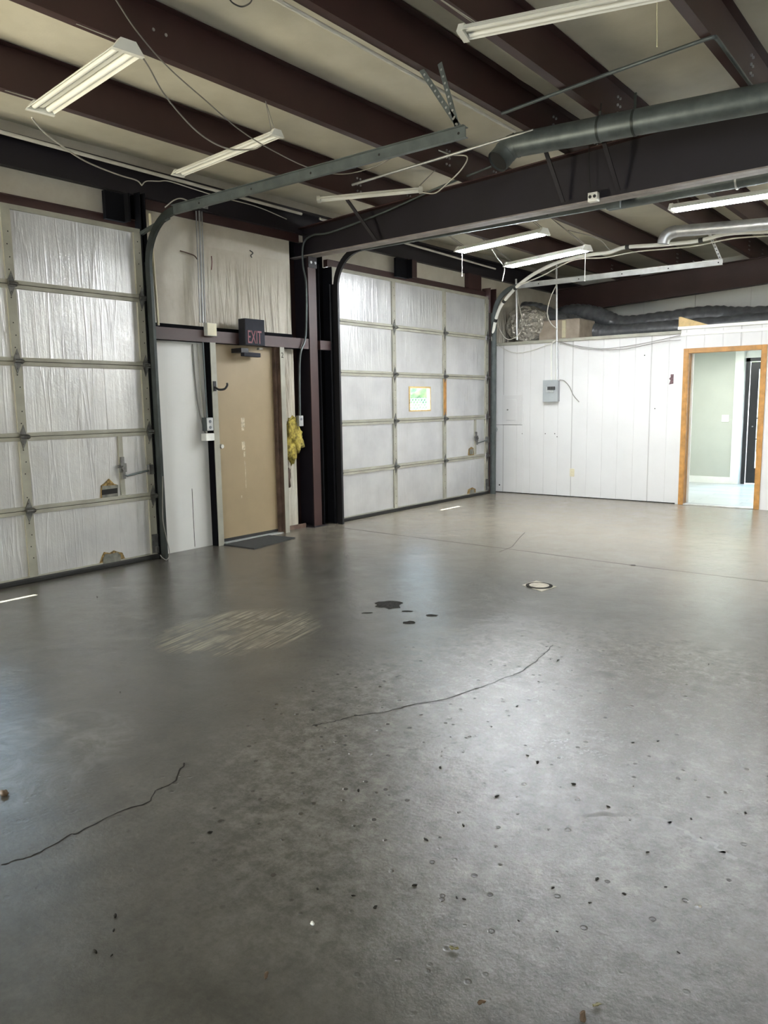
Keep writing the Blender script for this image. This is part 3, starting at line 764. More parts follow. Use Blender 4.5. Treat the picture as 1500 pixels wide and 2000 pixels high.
# cable and pull loop at near door corner
tag(MB().tube(smooth([PX(318, 930, .16), PX(318, 1010, .17), PX(325, 1050, .18), PX(331, 1080, .18), PX(326, 1093, .19), PX(318, 1090, .19), PX(313, 1084, .17)]), .004, 6).build('lift_cable', 'cord_grey'), 'thin lifting cable looped beside the near door track foot', 'cable')
tag(MB().tube([(.09, 4.47, 2.2), (.05, 4.47, 3.20)], .012, 8).build('brass_rod', 'ivory'), 'brassy thin rod beside near door track top', 'rod')

# ================================================================== PERSONNEL DOOR
dy0, dy1 = 5.27, 6.16
d3 = empty('door_3', (-.1, (dy0+dy1)/2, 0), 'tan flush steel door below the exit sign', 'door', kind='structure')
MB().box(-.125, -.095, dy0, dy1, .045, 2.085).build('leaf', 'tan_door', d3)
mb = MB().box(-.125, -.094, dy0, dy1, 0.012, .045); mb.build('sweep', 'rubber', d3)
MB().box(-.15, -.03, dy0, dy1, 0, .012).build('threshold', 'track_light', d3)  # bright strip stands in for daylight under the door
MB().disc((-.095, dy0+.03, 1.03), (1, 0, 0), .022, .03, 12).build('knob', 'white_plastic', d3)
mb = MB()
for (cy, cz, w, h) in ((5.62, 1.27, .05, .10), (5.615, 1.20, .035, .03), (5.615, 1.02, .045, .09), (5.625, .93, .02, .06), (5.63, .70, .007, .28), (5.625, .83, .01, .05), (5.56, .47, .012, .03)):
    mb.box(-.095, -.0945, cy-w/2, cy+w/2, cz-h/2, cz+h/2)
simple('scuff', (0.50, 0.42, 0.30), .6, 0, .25, 40)
tag(mb.build('scuff_marks', 'scuff', d3), 'pale scuff marks')
# studs either side
def stud(y0, y1, lab, z1=2.085, sm='stain_wood'):
    e = empty('door_stud', (-.06, (y0+y1)/2, 0), lab, 'post')
    MB().box(-.13, -.004, y0, y1, 0, z1).build('side', sm, e)
    MB().box(-.004, .004, y0, y1, 0.0, z1).build('front_edge', 'frame_beige', e)
    return e
s1 = stud(5.14, 5.21, 'pale wooden stud left of the tan door, with the coat hook', sm='steel_and_shade')  # side face coloured black as the unlit side of the wood
s2 = stud(6.115, 6.18, 'pale wooden stud right of the tan door, marked with a black figure')
mb = MB(); text_mesh(mb, '2', (.0045, 6.13, 1.97), (0, 1, 0), (0, 0, 1), .085, .002, .8); tag(mb.build('painted_mark', 'hole', s2), 'black handwritten figure')
MB().box(-.095, -.05, 6.085, 6.115, 0, 2.085).build('stop', 'stain_wood', s2)
# hook
h = empty('coat_hook', (.004, 5.18, 1.66), 'black metal hook on the stud left of the tan door', 'hook')
MB().box(.004, .010, 5.155, 5.19, 1.60, 1.70).build('plate', 'steel_black', h)
MB().tube(smooth([(.01, 5.17, 1.64), (.05, 5.19, 1.615), (.10, 5.22, 1.62), (.125, 5.235, 1.655), (.125, 5.235, 1.68)]), .011, 8).build('arm', 'steel_black', h)
# exit sign and emergency light
ex = empty('exit_sign', (.05, 5.66, 2.07), 'dark exit sign with dull red letters above the tan door', 'sign')
MB().box(.0, .095, 5.525, 5.80, 2.075, 2.345).build('housing', 'sign_side', ex, bevel=.004)
MB().box(.095, .103, 5.528, 5.80, 2.078, 2.345).build('face', 'sign_grey', ex, bevel=.002)
mb = MB(); text_mesh(mb, 'EXIT', (.105, 5.557, 2.097), (0, 1, 0), (0, 0, 1), .165, .004, .60)
v = mb.v
ys = [q.y for q in v]; zs = [q.z for q in v]
for q in v:
    q.y = 5.56+(q.y-min(ys))/(max(ys)-min(ys))*.19; q.z = 2.095+(q.z-min(zs))/(max(zs)-min(zs))*.13
mb.build('lettering', 'sign_red', ex)
el = empty('door_closer', (-.0, 5.6, 1.98), 'dark door closer under the exit sign', 'closer')
MB().box(-.095, .06, 5.50, 5.60, 2.0, 2.045).build('bracket', 'steel_black', el)
MB().bar((.03, 5.54, 1.985), (-.02, 5.82, 1.985), .05, .045).build('body', 'sign_grey', el, bevel=.006)
MB().bar((.0, 5.80, 2.05), (.06, 5.78, 2.05), .04, .02).build('arm', 'frame_beige', el)
# floor mat
c = [Vector(( .0, 5.20, 0)), Vector((.445, 5.225, 0)), Vector((.335, 5.93, 0)), Vector((-.03, 5.88, 0))]
tag(MB().hexa(c, [q+Vector((0, 0, .010)) for q in c]).build('door_mat', 'mat_rubber', bevel=.003), 'charcoal rubber mat in front of the tan door', 'mat')
# lining right of the tan door
tag(MB().box(-.125, -.115, 6.19, 6.44, 0.03, 2.08).build('wall_lining', 'wall_vinyl', origin=(0, 0, 0)), 'pale vinyl lining strip between tan door and brown column', 'lining')
mb = MB().blob((-.05, 6.33, 1.09), (.06, .135, .20), 20, 14, .30, 2.3, 4); mb.blob((-.05, 6.30, .94), (.05, .08, .15), 16, 10, .3, 2.6, 9)
tag(mb.build('torn_insulation', 'yellow_wool'), 'yellow fibre insulation bulging out right of the tan door', 'insulation')
mb = MB().blob((-.10, 6.29, .62), (.02, .03, .10), 10, 8, .4, 3, 2)
tag(mb.build('torn_flap', 'stain_wood'), 'small dark torn hole in the lining near the floor', 'insulation')
mb = MB().box(-.115, -.095, 6.19, 6.55, 0, .05)
tag(mb.build('sill_plate', 'stain_wood'), 'dark wooden sill plate right of the tan door', 'sill')

# conduits and boxes in the left bay
cb = empty('junction_box', (.01, 5.08, 2.12), 'pale metal junction box on the girt left of the exit sign', 'junction box')
MB().box(.0, .055, 5.07, 5.19, 2.145, 2.27).build('box', 'white_enamel', cb, bevel=.004)
MB().box(.055, .058, 5.074, 5.186, 2.149, 2.266).build('cover', 'ivory', cb)
conds = [((383, 412), (391, 630), .007, 'left of three'), ((389, 412), (396, 630), .011, 'thickest, middle of three'), ((394, 412), (401, 632), .007, 'right of three')]
for a, b, r, lab in conds:
    A = PX(*a, -.02); B = PX(*b, -.005); A.x = -.09; A = PX(a[0], a[1], -.09)
    tag(MB().tube([A, PX((a[0]+b[0])/2, (a[1]+b[1])/2, -.06), B], r, 8).build('conduit', 'galv'), 'grey vertical conduit from eave to junction box, ' + lab, 'conduit', 'conduits rising from the junction box')
tag(MB().tube(smooth([PX(352, 490, -.1), PX(366, 494, -.1), PX(379, 499, -.1), PX(386, 507, -.08)]), .006, 6).build('wire', 'stain_wood'), 'short rusty wire poking from the wall above the girt', 'wire')
MBs = MB().box(-.13, -.07, PX(385, 385, -.1).y, PX(402, 385, -.1).y, 3.40, 3.50)
tag(MBs.build('junction_box', 'galv', bevel=.003), 'open metal junction box on the eave above the three conduits', 'junction box')
# lower conduits
for a, b, lab, r in (((396, 668), (405, 822), 'thin grey conduit beside the stud with the coat hook', .009),):
    tag(MB().tube([PX(*a, -.03), PX(*b, -.03)], r, 8).build('conduit', 'galv_dull'), lab, 'conduit')
tag(MB().tube(smooth([PX(376, 672, -.09), PX(381, 740, -.09), PX(388, 800, -.085), PX(402, 850, -.06)]), .006, 6).build('cable', 'cord_grey'), 'slack grey cable over the white plywood, left one', 'cable')
tag(MB().tube(smooth([PX(386, 672, -.09), PX(392, 760, -.09), PX(398, 820, -.06), PX(404, 845, -.04)]), .006, 6).build('cable', 'cord_white'), 'pale cable over the white plywood, right one', 'cable')
sb = empty('outlet_box', (.0, 5.10, 1.25), 'grey metal outlet box on the stud left of the tan door', 'outlet')
MB().box(-.07, .0, 5.05, 5.138, 1.20, 1.335).build('box', 'galv_dull', sb, bevel=.003)
MB().box(.0, .004, 5.055, 5.134, 1.205, 1.33).build('cover', 'galv', sb)
for zz in (1.235, 1.295): MB().disc((.004, 5.095, zz), (1, 0, 0), .016, .003, 12).build('socket', 'panel_dark', sb)
sb = empty('outlet_box', (.0, 5.09, 1.12), 'white plastic box just below the grey outlet box', 'box')
MB().box(-.07, .012, 5.03, 5.138, 1.10, 1.175).build('box', 'white_plastic', sb, bevel=.006)
# rafter conduit down the column, with its box
P = [PX(586, 815, .03), PX(585, 740, .03), PX(587, 690, .03), PX(597, 655, .03), PX(598, 560, .03)]
P += [PY(592, 520, 6.575), PY(591, 488, 6.575), PY(596, 470, 6.575), PY(612, 459, 6.575), PY(640, 455, 6.575), PY(690, 438, 6.575), PY(760, 410, 6.575), PY(860, 365, 6.575), PY(960, 325, 6.575)]
tag(MB().tube(smooth(P, 6), .011, 8).build('conduit', 'galv_dull'), 'thin conduit bending from the brown column up along the dark rafter', 'conduit')
q = PX(586, 822, .02)
cb = empty('outlet_box', (q.x, q.y, q.z-.06), 'small grey outlet box on the brown column at chest height', 'outlet')
MB().box(-.01, .04, q.y-.035, q.y+.035, q.z-.06, q.z+.06).build('box', 'galv', cb, bevel=.003)
MB().disc((.04, q.y, q.z+.02), (1, 0, 0), .015, .003, 12).build('socket', 'panel_dark', cb)
# pale pipe along the eave
tag(MB().tube([(.02, .8, 3.60), (.02, 6.5, 3.56)], .016, 8).build('eave_pipe', 'cord_white'), 'pale pipe running along the eave over the near garage door', 'pipe')
tag(MB().tube([(.02, 6.8, 3.56), (.02, 10.8, 3.50)], .014, 8).build('eave_pipe', 'cord_white'), 'pale pipe running along the eave over the far garage door', 'pipe')
# pipe along third purlin
tag(MB().tube([(3.10, 1.2, zb(3.1)-.02), (3.10, 5.75, zb(3.1)-.02)], .012, 8).build('purlin_pipe', 'cord_white'), 'thin pale pipe strapped along the purlin with the perforated hanger', 'pipe')
tag(MB().tube([PZ(688, 361, 3.485), PZ(1000, 266, 3.57), PZ(1042, 254, 3.585)], .012, 8).build('conduit', 'galv'), 'straight pale conduit under the purlins left of the spiral duct mouth', 'conduit')
A = Vector((3.2, 0, zb(3.13)-.015)); 
P = [PZ(980, 222, zb(3.13)-.015), PZ(1180, 147, zb(4)-.012), PZ(1380, 76, zb(4.65)-.012), PZ(1393, 73, zb(4.65)-.012), PZ(1402, 78, zb(4.65)-.012), PZ(1440, 130, zb(4.65)-.012), PZ(1496, 208, zb(4.65)-.012)]
P = [P[0], P[1]]+smooth(P[2:6], 5)+[P[6]]
tag(MB().tube(P, .013, 8).build('conduit', 'galv_dull'), 'grey conduit crossing the purlins and bending at the top right', 'conduit')

# ================================================================== LAMPS
def shop_light(a, b, width, on, label, chains, cord=None):
    a, b = Vector(a), Vector(b); d = (b-a); ln = d.length; c = (a+b)/2; dn = d.normalized()
    e = empty('fluorescent_light', c, label, 'light')
    sd = dn.cross(Vector((0, 0, 1))).normalized(); u = sd.cross(dn).normalized()
    h = width*.28
    # housing: trough section
    def sec(pts, m, nm, pos=(a, b), bev=0, smooth_=False):
        mb = MB(); lo = [pos[0]+sd*x+u*y for x, y in pts]; hi = [pos[1]+sd*x+u*y for x, y in pts]; n = len(pts)
        mb.add(lo+hi, [tuple(range(n)), tuple(range(n, 2*n))[::-1]]+[(i, (i+1) % n, n+(i+1) % n, n+i) for i in range(n)])
        return mb.build(nm, m, e)
    w2 = width/2; t = .004
    sec([(-w2, 0), (-w2*.42, h), (w2*.42, h), (w2, 0), (w2-t, -.002), (w2*.38, h-t), (-w2*.38, h-t), (-w2+t, -.002)], 'white_enamel', 'reflector')
    sec([(-w2*.22, h-t), (w2*.22, h-t), (w2*.16, h*.35), (-w2*.16, h*.35)], 'white_enamel', 'ballast_cover')
    for s in (-1, 1):
        kk = .42 if on else .52
        mb = MB().tube([a+dn*.03+sd*s*w2*kk+u*h*(.05 if on else .35), b-dn*.03+sd*s*w2*kk+u*h*(.05 if on else .35)], .018 if on else (.014 if width < .16 else .018), 12)
        mb.build('tube', 'tube_on' if on else 'tube_off', e)
    for p, q in ((a-dn*.012, a+dn*.02), (b-dn*.02, b+dn*.012)):
        sec([(-w2*1.05, -.008), (-w2*.5, h+.006), (w2*.5, h+.006), (w2*1.05, -.008)], 'white_enamel', 'end_cap', (p, q))
    for k in range(len(chains)):
        f = chains[k]; p = a+d*f+u*(h+.004); nx = min((q[1]+.03 for q in PURL), key=lambda v: abs(v-p.x))
        if abs(nx-p.x) > .62: nx, zt = p.x, zd(p.x)-.03
        else: zt = zb(nx)+.002
        mb = MB(); mb.tube([p+sd*w2*.3, Vector((nx, p.y, zt))], .0028, 5); mb.tube([p-sd*w2*.3, Vector((nx, p.y, zt))], .0028, 5)
        mb.build('chain', 'cord_grey', e)
    if cord:
        for f, l in cord:
            p = a+d*f; MB().tube([p, p-Vector((0, 0, l))], .003, 5).disc(p-Vector((0, 0, l)), (0, 0, -1), .006, .012, 8).build('pull_cord', 'cord_white', e)
    return e
def off_light(pa, pb, za, zb_, *r): return shop_light(PZ(*pa, za), PZ(*pb, zb_), *r)
off_light((78, 218), (250, 100), 3.28, 3.28, .17, False, 'unlit twin tube shop light, upper left over the near garage door', (.03, .97))
off_light((347, 342), (541, 264), 3.3, 3.3, .11, False, 'unlit narrow shop light, second from the left', (.97,))
off_light((622, 392), (823, 373), 3.33, 3.40, .11, False, 'unlit shop light hanging just in front of the dark rafter', (.97,))
a = PZ(903, 69, 3.3); b = PZ(1250, -2, 3.3); b = a+(b-a).normalized()*1.22
shop_light(a, b, .13, False, 'unlit shop light at the top edge above the spiral duct', (.06,))
LA = shop_light(PZ(898, 492, 3.12), PZ(1063, 456, 3.12), .17, True, 'lit fluorescent light, leftmost of the three glowing ones', (.05, .98), [(.03, .26)])
LB = shop_light(PZ(993, 521, 3.10), PZ(1147, 488, 3.10), .17, True, 'lit fluorescent light, middle of the three glowing ones', (.05, .98), [(.98, .32)])
a = PZ(1312, 411, 3.15); b = PZ(1500, 382, 3.15); b = a+(b-a).normalized()*1.22
LC = shop_light(a, b, .17, True, 'lit fluorescent light, rightmost and nearest of the glowing ones', (.05, .95))
shop_light((6.0, 8.9, 3.3), (7.2, 8.8, 3.3), .17, True, 'added lit fluorescent light, unseen on the right, far end', (.05, .95))  # unseen fixture added to brighten the far end

# ================================================================== DUCTS
# spiral duct under the purlins
r = .093; yd = 5.9
z0 = PY(1000, 285, yd); z1 = PY(1500, 190, yd); dirv = (z1-z0).normalized()
e = empty('spiral_duct', z0, 'large grey spiral duct with open elbow beneath the purlins', 'duct')
end = z0+dirv*5.0
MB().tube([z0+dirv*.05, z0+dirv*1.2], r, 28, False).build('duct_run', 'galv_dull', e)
mb = MB().tube([z0+dirv*1.2, end], r, 28, False); mb.build('duct_run', 'galv_dull', e)
m0 = z0+dirv*.05
pts = [m0, m0-dirv*.05+Vector((0, -.003, -.008)), m0-dirv*.095+Vector((0, -.015, -.040)), m0-dirv*.125+Vector((0, -.035, -.085)), m0-dirv*.145+Vector((0, -.07, -.125))]
mb = MB().tube(pts, [r*1.02]*5, 28, False); mb.tube([q for q in pts], [r*.97]*5, 28, False)
for q in (0, 2): mb.tube([pts[q], pts[q]+(pts[q+1]-pts[q]).normalized()*.012], r*1.05, 28, False)
el = mb.build('elbow', 'galv_dull', e)
dd = (pts[-1]-pts[-2]).normalized(); mb = MB().disc(pts[-1]-dd*.02, dd, r*.96, .002, 24); tag(mb.build('mouth_shade', 'hole', el), 'black disc for the shade in the open mouth')  # black disc painted in for the shade within the duct
for s in (.75, 1.02):
    p = z0+dirv*s; mb = MB()
    mb.tube([p, p+dirv*.02], r+.004, 24, False); mb.bar(p+Vector((0, 0, r)), Vector((p.x, p.y, zb(p.x)+.05)), .02, .004)
    mb.build('strap', 'track_dark', e)
# low duct just behind the rafter
y2 = 7.15; A = PY(1190, 398, y2); B = PY(1500, 352, y2); dv = (B-A).normalized(); A = Vector((A.x, y2, 3.26))
e = empty('round_duct', A, 'grey round duct running behind the bottom edge of the dark rafter', 'duct')
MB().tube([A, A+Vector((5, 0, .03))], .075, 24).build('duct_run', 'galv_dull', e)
MB().tube([A+Vector((1.1, 0, 0)), A+Vector((1.115, 0, 0))], .079, 24).build('joint_band', 'galv', e)
# small duct with elbow down, bay 2
y3 = 8.9; A = PY(1318, 452, y3); B = PY(1500, 437, y3)
e = empty('round_duct', A, 'small galvanised duct with elbow beyond the nearest glowing light', 'duct')
MB().tube([A, A+(B-A)*3], .062, 20).build('duct_run', 'galv', e)
MB().tube(smooth([A+Vector((.02, 0, 0)), A+Vector((-.05, -.01, -.015)), A+Vector((-.10, -.02, -.06)), A+Vector((-.115, -.02, -.12))], 4), .066, 20).build('elbow', 'galv', e)

# foil plenum and flexible ducts on top of the partition room
yf = 11.6
def flex(pix, ys, rads, label, wob=.05):
    pts = [PY(a, b, y) for (a, b), y in zip(pix, ys)]
    pts = smooth(pts, 14); n = len(pts); rr = []
    for p in pts: p.z = max(p.z, 2.36+max(rads)*1.1); p.x = max(p.x, max(rads)*1.15-.1)
    for i in range(n):
        t = i/(n-1)*(len(rads)-1); k = min(int(t), len(rads)-2); f = t-k
        base = rads[k]*(1-f)+rads[k+1]*f
        rr.append(base*(1+wob*math.sin(i*2.1)+.06*noise.noise(Vector((i*.31, rads[0]*50, 0)))))
    return tag(MB().tube(pts, rr, 22).build('flexible_duct', 'flex_duct'), label, 'duct', 'flexible ducts on the partition room roof')
flex([(1560, 620), (1450, 622), (1380, 619), (1290, 628), (1215, 634), (1165, 618), (1120, 612), (1075, 622), (1030, 612)], [12.4]*9, [.17, .17, .16, .15, .14, .16, .15, .15, .13], 'long silver grey flexible duct lying highest above the partition')
flex([(1560, 655), (1400, 648), (1300, 648), (1230, 652), (1180, 650), (1150, 645), (1120, 630), (1100, 626)], [11.9]*8, [.12, .12, .12, .11, .12, .13, .12, .11], 'lower flexible duct resting along the partition top')
flex([(985, 622), (1005, 605), (1045, 604), (1085, 620), (1115, 640), (1130, 652)], [11.7]*6, [.10, .11, .11, .11, .11, .1], 'dark flexible duct arching over the foil wrapped plenum')
a = PY(1090, 600, 12.9)
q0 = PY(972, 662, 11.25); q1 = PY(1052, 600, 11.25)
pl = empty('air_plenum', (q0.x+.4, 11.5, 2.36), 'foil wrapped air plenum at the partition corner', 'plenum')
mb = MB().blob(((q0.x+.46), 11.4, 2.68), (.36, .28, .29), 26, 18, .08, 2.5, 3)
tag(mb.build('foil_wrap', 'crinkled_foil', pl), 'crinkled silver foil wrap')
q0 = PY(1052, 660, 11.3); q1 = PY(1132, 618, 11.3)
mb = MB().box(q0.x, q1.x, 11.3, 11.9, 2.345, q1.z-.02); b_ = mb.build('duct_box', 'duct_board', pl, bevel=.02)
tag(MB().box(q1.x-.28, q1.x-.22, 11.285, 11.30, 2.42, q1.z-.04).build('tape', 'ivory', pl), 'yellow tape strip')
# lumber offcut on the cap
q0 = PY(1326, 641, 10.95); q1 = PY(1385, 641, 10.95)
mb = MB(); x0, x1 = q0.x, q1.x
mb.poly([(x0, 10.93, 2.425), (x0, 10.93, 2.56), (x0+.03, 10.93, 2.56), (x1, 10.93, 2.425)], (0, .3, 0))
tag(mb.build('lumber_offcut', 'lumber'), 'yellow wedge of lumber on the partition above the doorway', 'lumber')

# ================================================================== WIRING AT THE BACK
hose = [(962, 705, 10.75), (962, 668, 10.7), (966, 634, 10.6), (977, 600, 10.5), (999, 571, 10.35), (1020, 551, 10.2), (1050, 531, 10.1), (1094, 511, 10.0), (1150, 498, 10.0), (1190, 493, 10.0), (1222, 483, 10.0), (1295, 478, 10.0), (1353, 472, 10.0), (1383, 466, 10.0), (1425, 456, 10.0), (1510, 452, 10.0)]
hp = smooth([PY(a, b, y) for a, b, y in hose], 6)
e = empty('wrapped_pipe', hp[0], 'white wrapped pipe curving up from the partition corner along the ceiling', 'pipe')
MB().tube(hp, .024, 12).build('pipe', 'trim_white', e)
for k in (8, 13, 20, 26, 60, 74):
    MB().tube([hp[k], hp[k]+(hp[k+1]-hp[k]).normalized()*.05], .03, 12).build('clamp', 'cord_black', e)
tag(MB().tube(smooth([PY(a, b, 9.9) for a, b in [(1016, 556), (1060, 538), (1120, 508), (1180, 503), (1240, 492), (1300, 486), (1360, 480), (1430, 466), (1510, 460)]]), .009, 7).build('cable', 'cord_white'), 'thin white cable running below the wrapped pipe', 'cable')
def pole(pa, pb, y, r, lab, m='track_light'):
    return tag(MB().tube([PY(*pa, y), PY(*pb, y)], r, 9).build('conduit', m), lab, 'conduit')
pole((1008, 545), (1010, 664), 10.86, .014, 'bright vertical conduit rising from the partition near the corner')
e = pole((1087, 515), (1088, 744), 10.88, .014, 'bright vertical conduit rising from the grey electric panel to the roof')
tag(MB().tube(smooth([PY(1077, 744, 10.89), PY(1077, 690, 10.89), PY(1078, 672, 10.89), PY(1084, 666, 10.89), PY(1090, 667, 10.89)]), .011, 8).build('conduit', 'white_enamel'), 'white conduit hooked over beside the electric panel riser', 'conduit')
tag(MB().tube(smooth([PY(1084, 670, 10.89), PY(1086, 705, 10.89), PY(1085, 744, 10.89)]), .007, 7).build('cable', 'white_enamel'), 'white cable between the two conduits above the electric panel', 'cable')
tag(MB().tube(smooth([PY(1093, 742, 10.89), PY(1102, 744, 10.9), PY(1112, 755, 10.9), PY(1120, 772, 10.9), PY(1131, 785, 10.9)]), .006, 6).build('cable', 'cord_grey'), 'loose grey cable drooping right of the electric panel', 'cable')
tag(MB().tube(smooth([PY(1090, 550, 10.7), PY(1076, 580, 10.7), PY(1069, 610, 10.7), PY(1075, 630, 10.7), PY(1088, 643, 10.8)]), .007, 6).build('cable', 'cord_white'), 'white cable bowing left of the electric panel riser above the partition', 'cable')
tag(MB().tube(smooth([PY(1085, 666, 10.87), PY(1130, 676, 10.87), PY(1180, 681, 10.87), PY(1250, 672, 10.87), (2.85, 10.88, 2.31)]), .005, 6).build('cable', 'cord_grey'), 'grey cable sagging along the partition toward the doorway, upper', 'cable')
tag(MB().tube(smooth([PY(1090, 668, 10.87), PY(1140, 680, 10.87), PY(1210, 683, 10.87), PY(1290, 668, 10.87), (2.86, 10.875, 2.25)]), .004, 6).build('cable', 'cord_grey'), 'grey cable sagging along the partition toward the doorway, lower', 'cable')
tag(MB().tube(smooth([PY(968, 672, 10.88), PY(1000, 688, 10.88), PY(1030, 687, 10.88), PY(1075, 671, 10.88)]), .005, 6).build('cable', 'cord_white'), 'white cable sagging between partition corner and electric panel riser', 'cable')
tag(MB().tube(smooth([PY(972, 610, 11.0), PY(975, 640, 10.85), PY(990, 662, 10.85), PY(1012, 655, 10.85), PY(1020, 630, 10.9), PY(1013, 590, 10.9), PY(1010, 560, 10.88)]), .006, 6).build('cable', 'cord_white'), 'white cable looped in front of the foil plenum', 'cable')
tag(MB().tube(smooth([PZ(961, 488, 3.15), PZ(972, 505, 3.12), PZ(985, 522, 3.1), PZ(983, 540, 3.0), PZ(981, 549, 2.95)]), .006, 6).build('cord', 'cord_white'), 'white cord hanging between the two small glowing lights', 'cord')
tag(MB().tube(smooth([PZ(1095, 470, 3.2), PZ(1140, 458, 3.2), PZ(1110, 450, 3.3), PZ(1165, 465, 3.3), PZ(1190, 487, 3.2)][2:]), .005, 6).build('cord', 'cord_grey'), 'dark cord drooping over the middle glowing light', 'cord')

# electric panel
q0 = PY(1065.5, 784, BACK-.02); q1 = PY(1092.5, 743, BACK-.02)
ep = empty('electric_panel', ((q0.x+q1.x)/2, BACK, q0.z), 'grey electric breaker panel on the white partition', 'electric panel')
x0, x1, z0, z1 = q0.x, q1.x, q0.z, q1.z
MB().box(x0, x1, BACK-.09, BACK, z0, z1).build('box', 'panel_grey', ep, bevel=.004)
MB().box(x0-.012, x1+.012, BACK-.096, BACK-.09, z0-.008, z1+.008).build('cover', 'panel_grey', ep, bevel=.002)
MB().box(x0+.05, x1-.05, BACK-.105, BACK-.096, z0+.13, z1-.10).build('recess', 'galv', ep, bevel=.003)
bk = MB(); 
for k in range(4): bk.box(x0+.075+k*.032, x0+.100+k*.032, BACK-.118, BACK-.105, z0+.17, z0+.22)
tag(bk.build('breakers', 'panel_black', ep), 'row of black breakers')
# wall patch door
q0 = PY(989.5, 821, BACK); q1 = PY(1009, 779.5, BACK)
pd = empty('access_cover', ((q0.x+q1.x)/2, BACK, q0.z), 'white painted access cover beside the far garage door', 'access cover')
a0 = PY(981, 829, BACK); a1 = PY(1020, 771, BACK)
white_panel_mat('cover_white', False, (0.60, 0.595, 0.59))
MB().box(a0.x, a1.x, BACK-.010, BACK, a0.z, a1.z).build('backing_board', 'cover_white', pd, bevel=.002)
MB().box(q0.x, q1.x, BACK-.020, BACK-.010, q0.z, q1.z).build('cover', 'cover_white', pd, bevel=.003)
MB().box(q0.x+.015, q0.x+.04, BACK-.026, BACK-.020, (q0.z+q1.z)/2-.01, (q0.z+q1.z)/2+.01).build('latch', 'hinge', pd)
# seams of the cut panel
tag(MB().box(PY(968, 829, BACK).x, PY(1020, 829, BACK).x, BACK-.003, BACK+.001, a0.z-.008, a0.z-.004).build('trim_7', 'hole'), kind='structure')
# outlet
q = PY(1117.5, 923, BACK)
ol = empty('wall_outlet', (q.x, BACK, q.z-.06), 'ivory wall outlet low on the white partition', 'outlet')
MB().box(q.x-.037, q.x+.037, BACK-.007, BACK, q.z-.06, q.z+.06).build('plate', 'ivory', ol, bevel=.003)
for dz in (-.025, .025): MB().box(q.x-.015, q.x+.015, BACK-.010, BACK-.007, q.z+dz-.013, q.z+dz+.013).build('socket', 'ivory', ol, bevel=.004)
# torn paper sticker left of doorway
simple('print_dark', (.12, .06, .07), .6, 0, .7, 70)
q0 = PY(1306.5, 751, BACK); q1 = PY(1316, 731, BACK); 
pts = [(q0.x, q0.z), (q1.x, q0.z+.01), (q1.x, q1.z), (q0.x+.02, q1.z), (q0.x+.02, q0.z+.10), (q0.x+.0, q0.z+.08), (q0.x+.02, q0.z+.055)]
tag(MB().poly([(a, BACK-.002, b) for a, b in pts], (0, -.001, 0)).build('sticker', 'print_dark'), 'torn dark printed sticker left of the oak doorway', 'sticker')
# holes in the partition
for k, (a, b, hl) in enumerate([(975.5, 947, 'round dark hole low on the partition by the far garage door'), (1083.5, 847, 'small dark hole below the electric panel, upper of the close pair'), (1088, 853, 'small dark hole below the electric panel, lower of the close pair'), (1065, 847, 'small dark hole below the left edge of the electric panel'), (1259, 694, 'small dark hole high on the partition left of the doorway'), (1279, 798, 'small dark hole at mid height left of the torn sticker'), (1020, 847, 'small dark hole below the corner of the white access board')]):
    q = PY(a, b, BACK); r_ = .013 if k in (0,) else .008
    tag(MB().disc((q.x, BACK+.001, q.z), (0, -1, 0), r_, .002, 9).build('screw_hole', 'hole'), hl, 'hole')
# octagonal outlet hanging on cord by the corner
q = PY(966, 839, 10.80)
co = empty('pendant_outlet', q, 'round grey outlet hanging on a cord by the partition corner', 'outlet')
MB().disc(q+Vector((0, 0.02, 0)), (0, -1, 0), .045, .04, 8).build('box', 'panel_grey', co, bevel=.003)
for dz in (-.017, .017): MB().box(q.x-.013, q.x+.013, q.y-.026, q.y-.018, q.z+dz-.010, q.z+dz+.010).build('socket', 'white_plastic', co)
MB().tube(smooth([q+Vector((-.005, 0, .045)), PY(963, 815, 10.8), PY(964, 760, 10.8), PY(964, 710, 10.8), PY(963, 690, 10.8)]), .005, 6).build('cord', 'cord_grey', co)

# receptacle box under the rafter
q = PY(1160, 388, 6.57)
rb = empty('receptacle_box', q, 'white twin receptacle hanging under the rafter edge', 'outlet')
MB().box(q.x-.04, q.x+.045, 6.53, 6.585, q.z-.03, q.z+.045).build('box', 'white_plastic', rb, bevel=.003)
for dx in (-.018, .022): MB().disc((q.x+dx, 6.53, q.z+.01), (0, -1, 0), .014, .004, 10).build('socket', 'panel_black', rb)
MB().tube([PY(1152, 382, 6.58), PY(1150, 285, 6.58)], .004, 6).build('cord', 'cord_black', rb)

# ================================================================== LOOSE WIRES NEAR THE EAVE AND LAMPS
def wire(pts, r, m, lab, cat='cord', nm='cord'):
    return tag(MB().tube(smooth([PP(*p) for p in pts], 7), r, 6).build(nm, m), lab, cat)
wire([(62, 230, 0, 1.42), (82, 254, 0, 1.2), (110, 277, 0, 1.0), (165, 314, 0, .6), (230, 341, 0, .25), (266, 352, 0, .1), (277, 362, 0, .06)], .006, 'cord_white', 'white cord drooping from the upper left shop light to the eave')
wire([(277, 362, 0, .06), (286, 354, 0, .06), (310, 354, 0, .06), (330, 354, 0, .06), (375, 368, 0, .02), (430, 385, 0, -.0), (500, 403, 0, -.02), (560, 428, 0, -.03)], .005, 'cord_white', 'white cord running right along the eave from the plug')
wire([(268, 98, 2, 3.3), (290, 130, 2, 3.3), (325, 190, 2, 3.28), (385, 257, 2, 3.2), (440, 289, 2, 3.15), (490, 292, 2, 3.15), (510, 285, 2, 3.15)], .005, 'cord_grey', 'grey cord looping from upper left shop light to the second one')
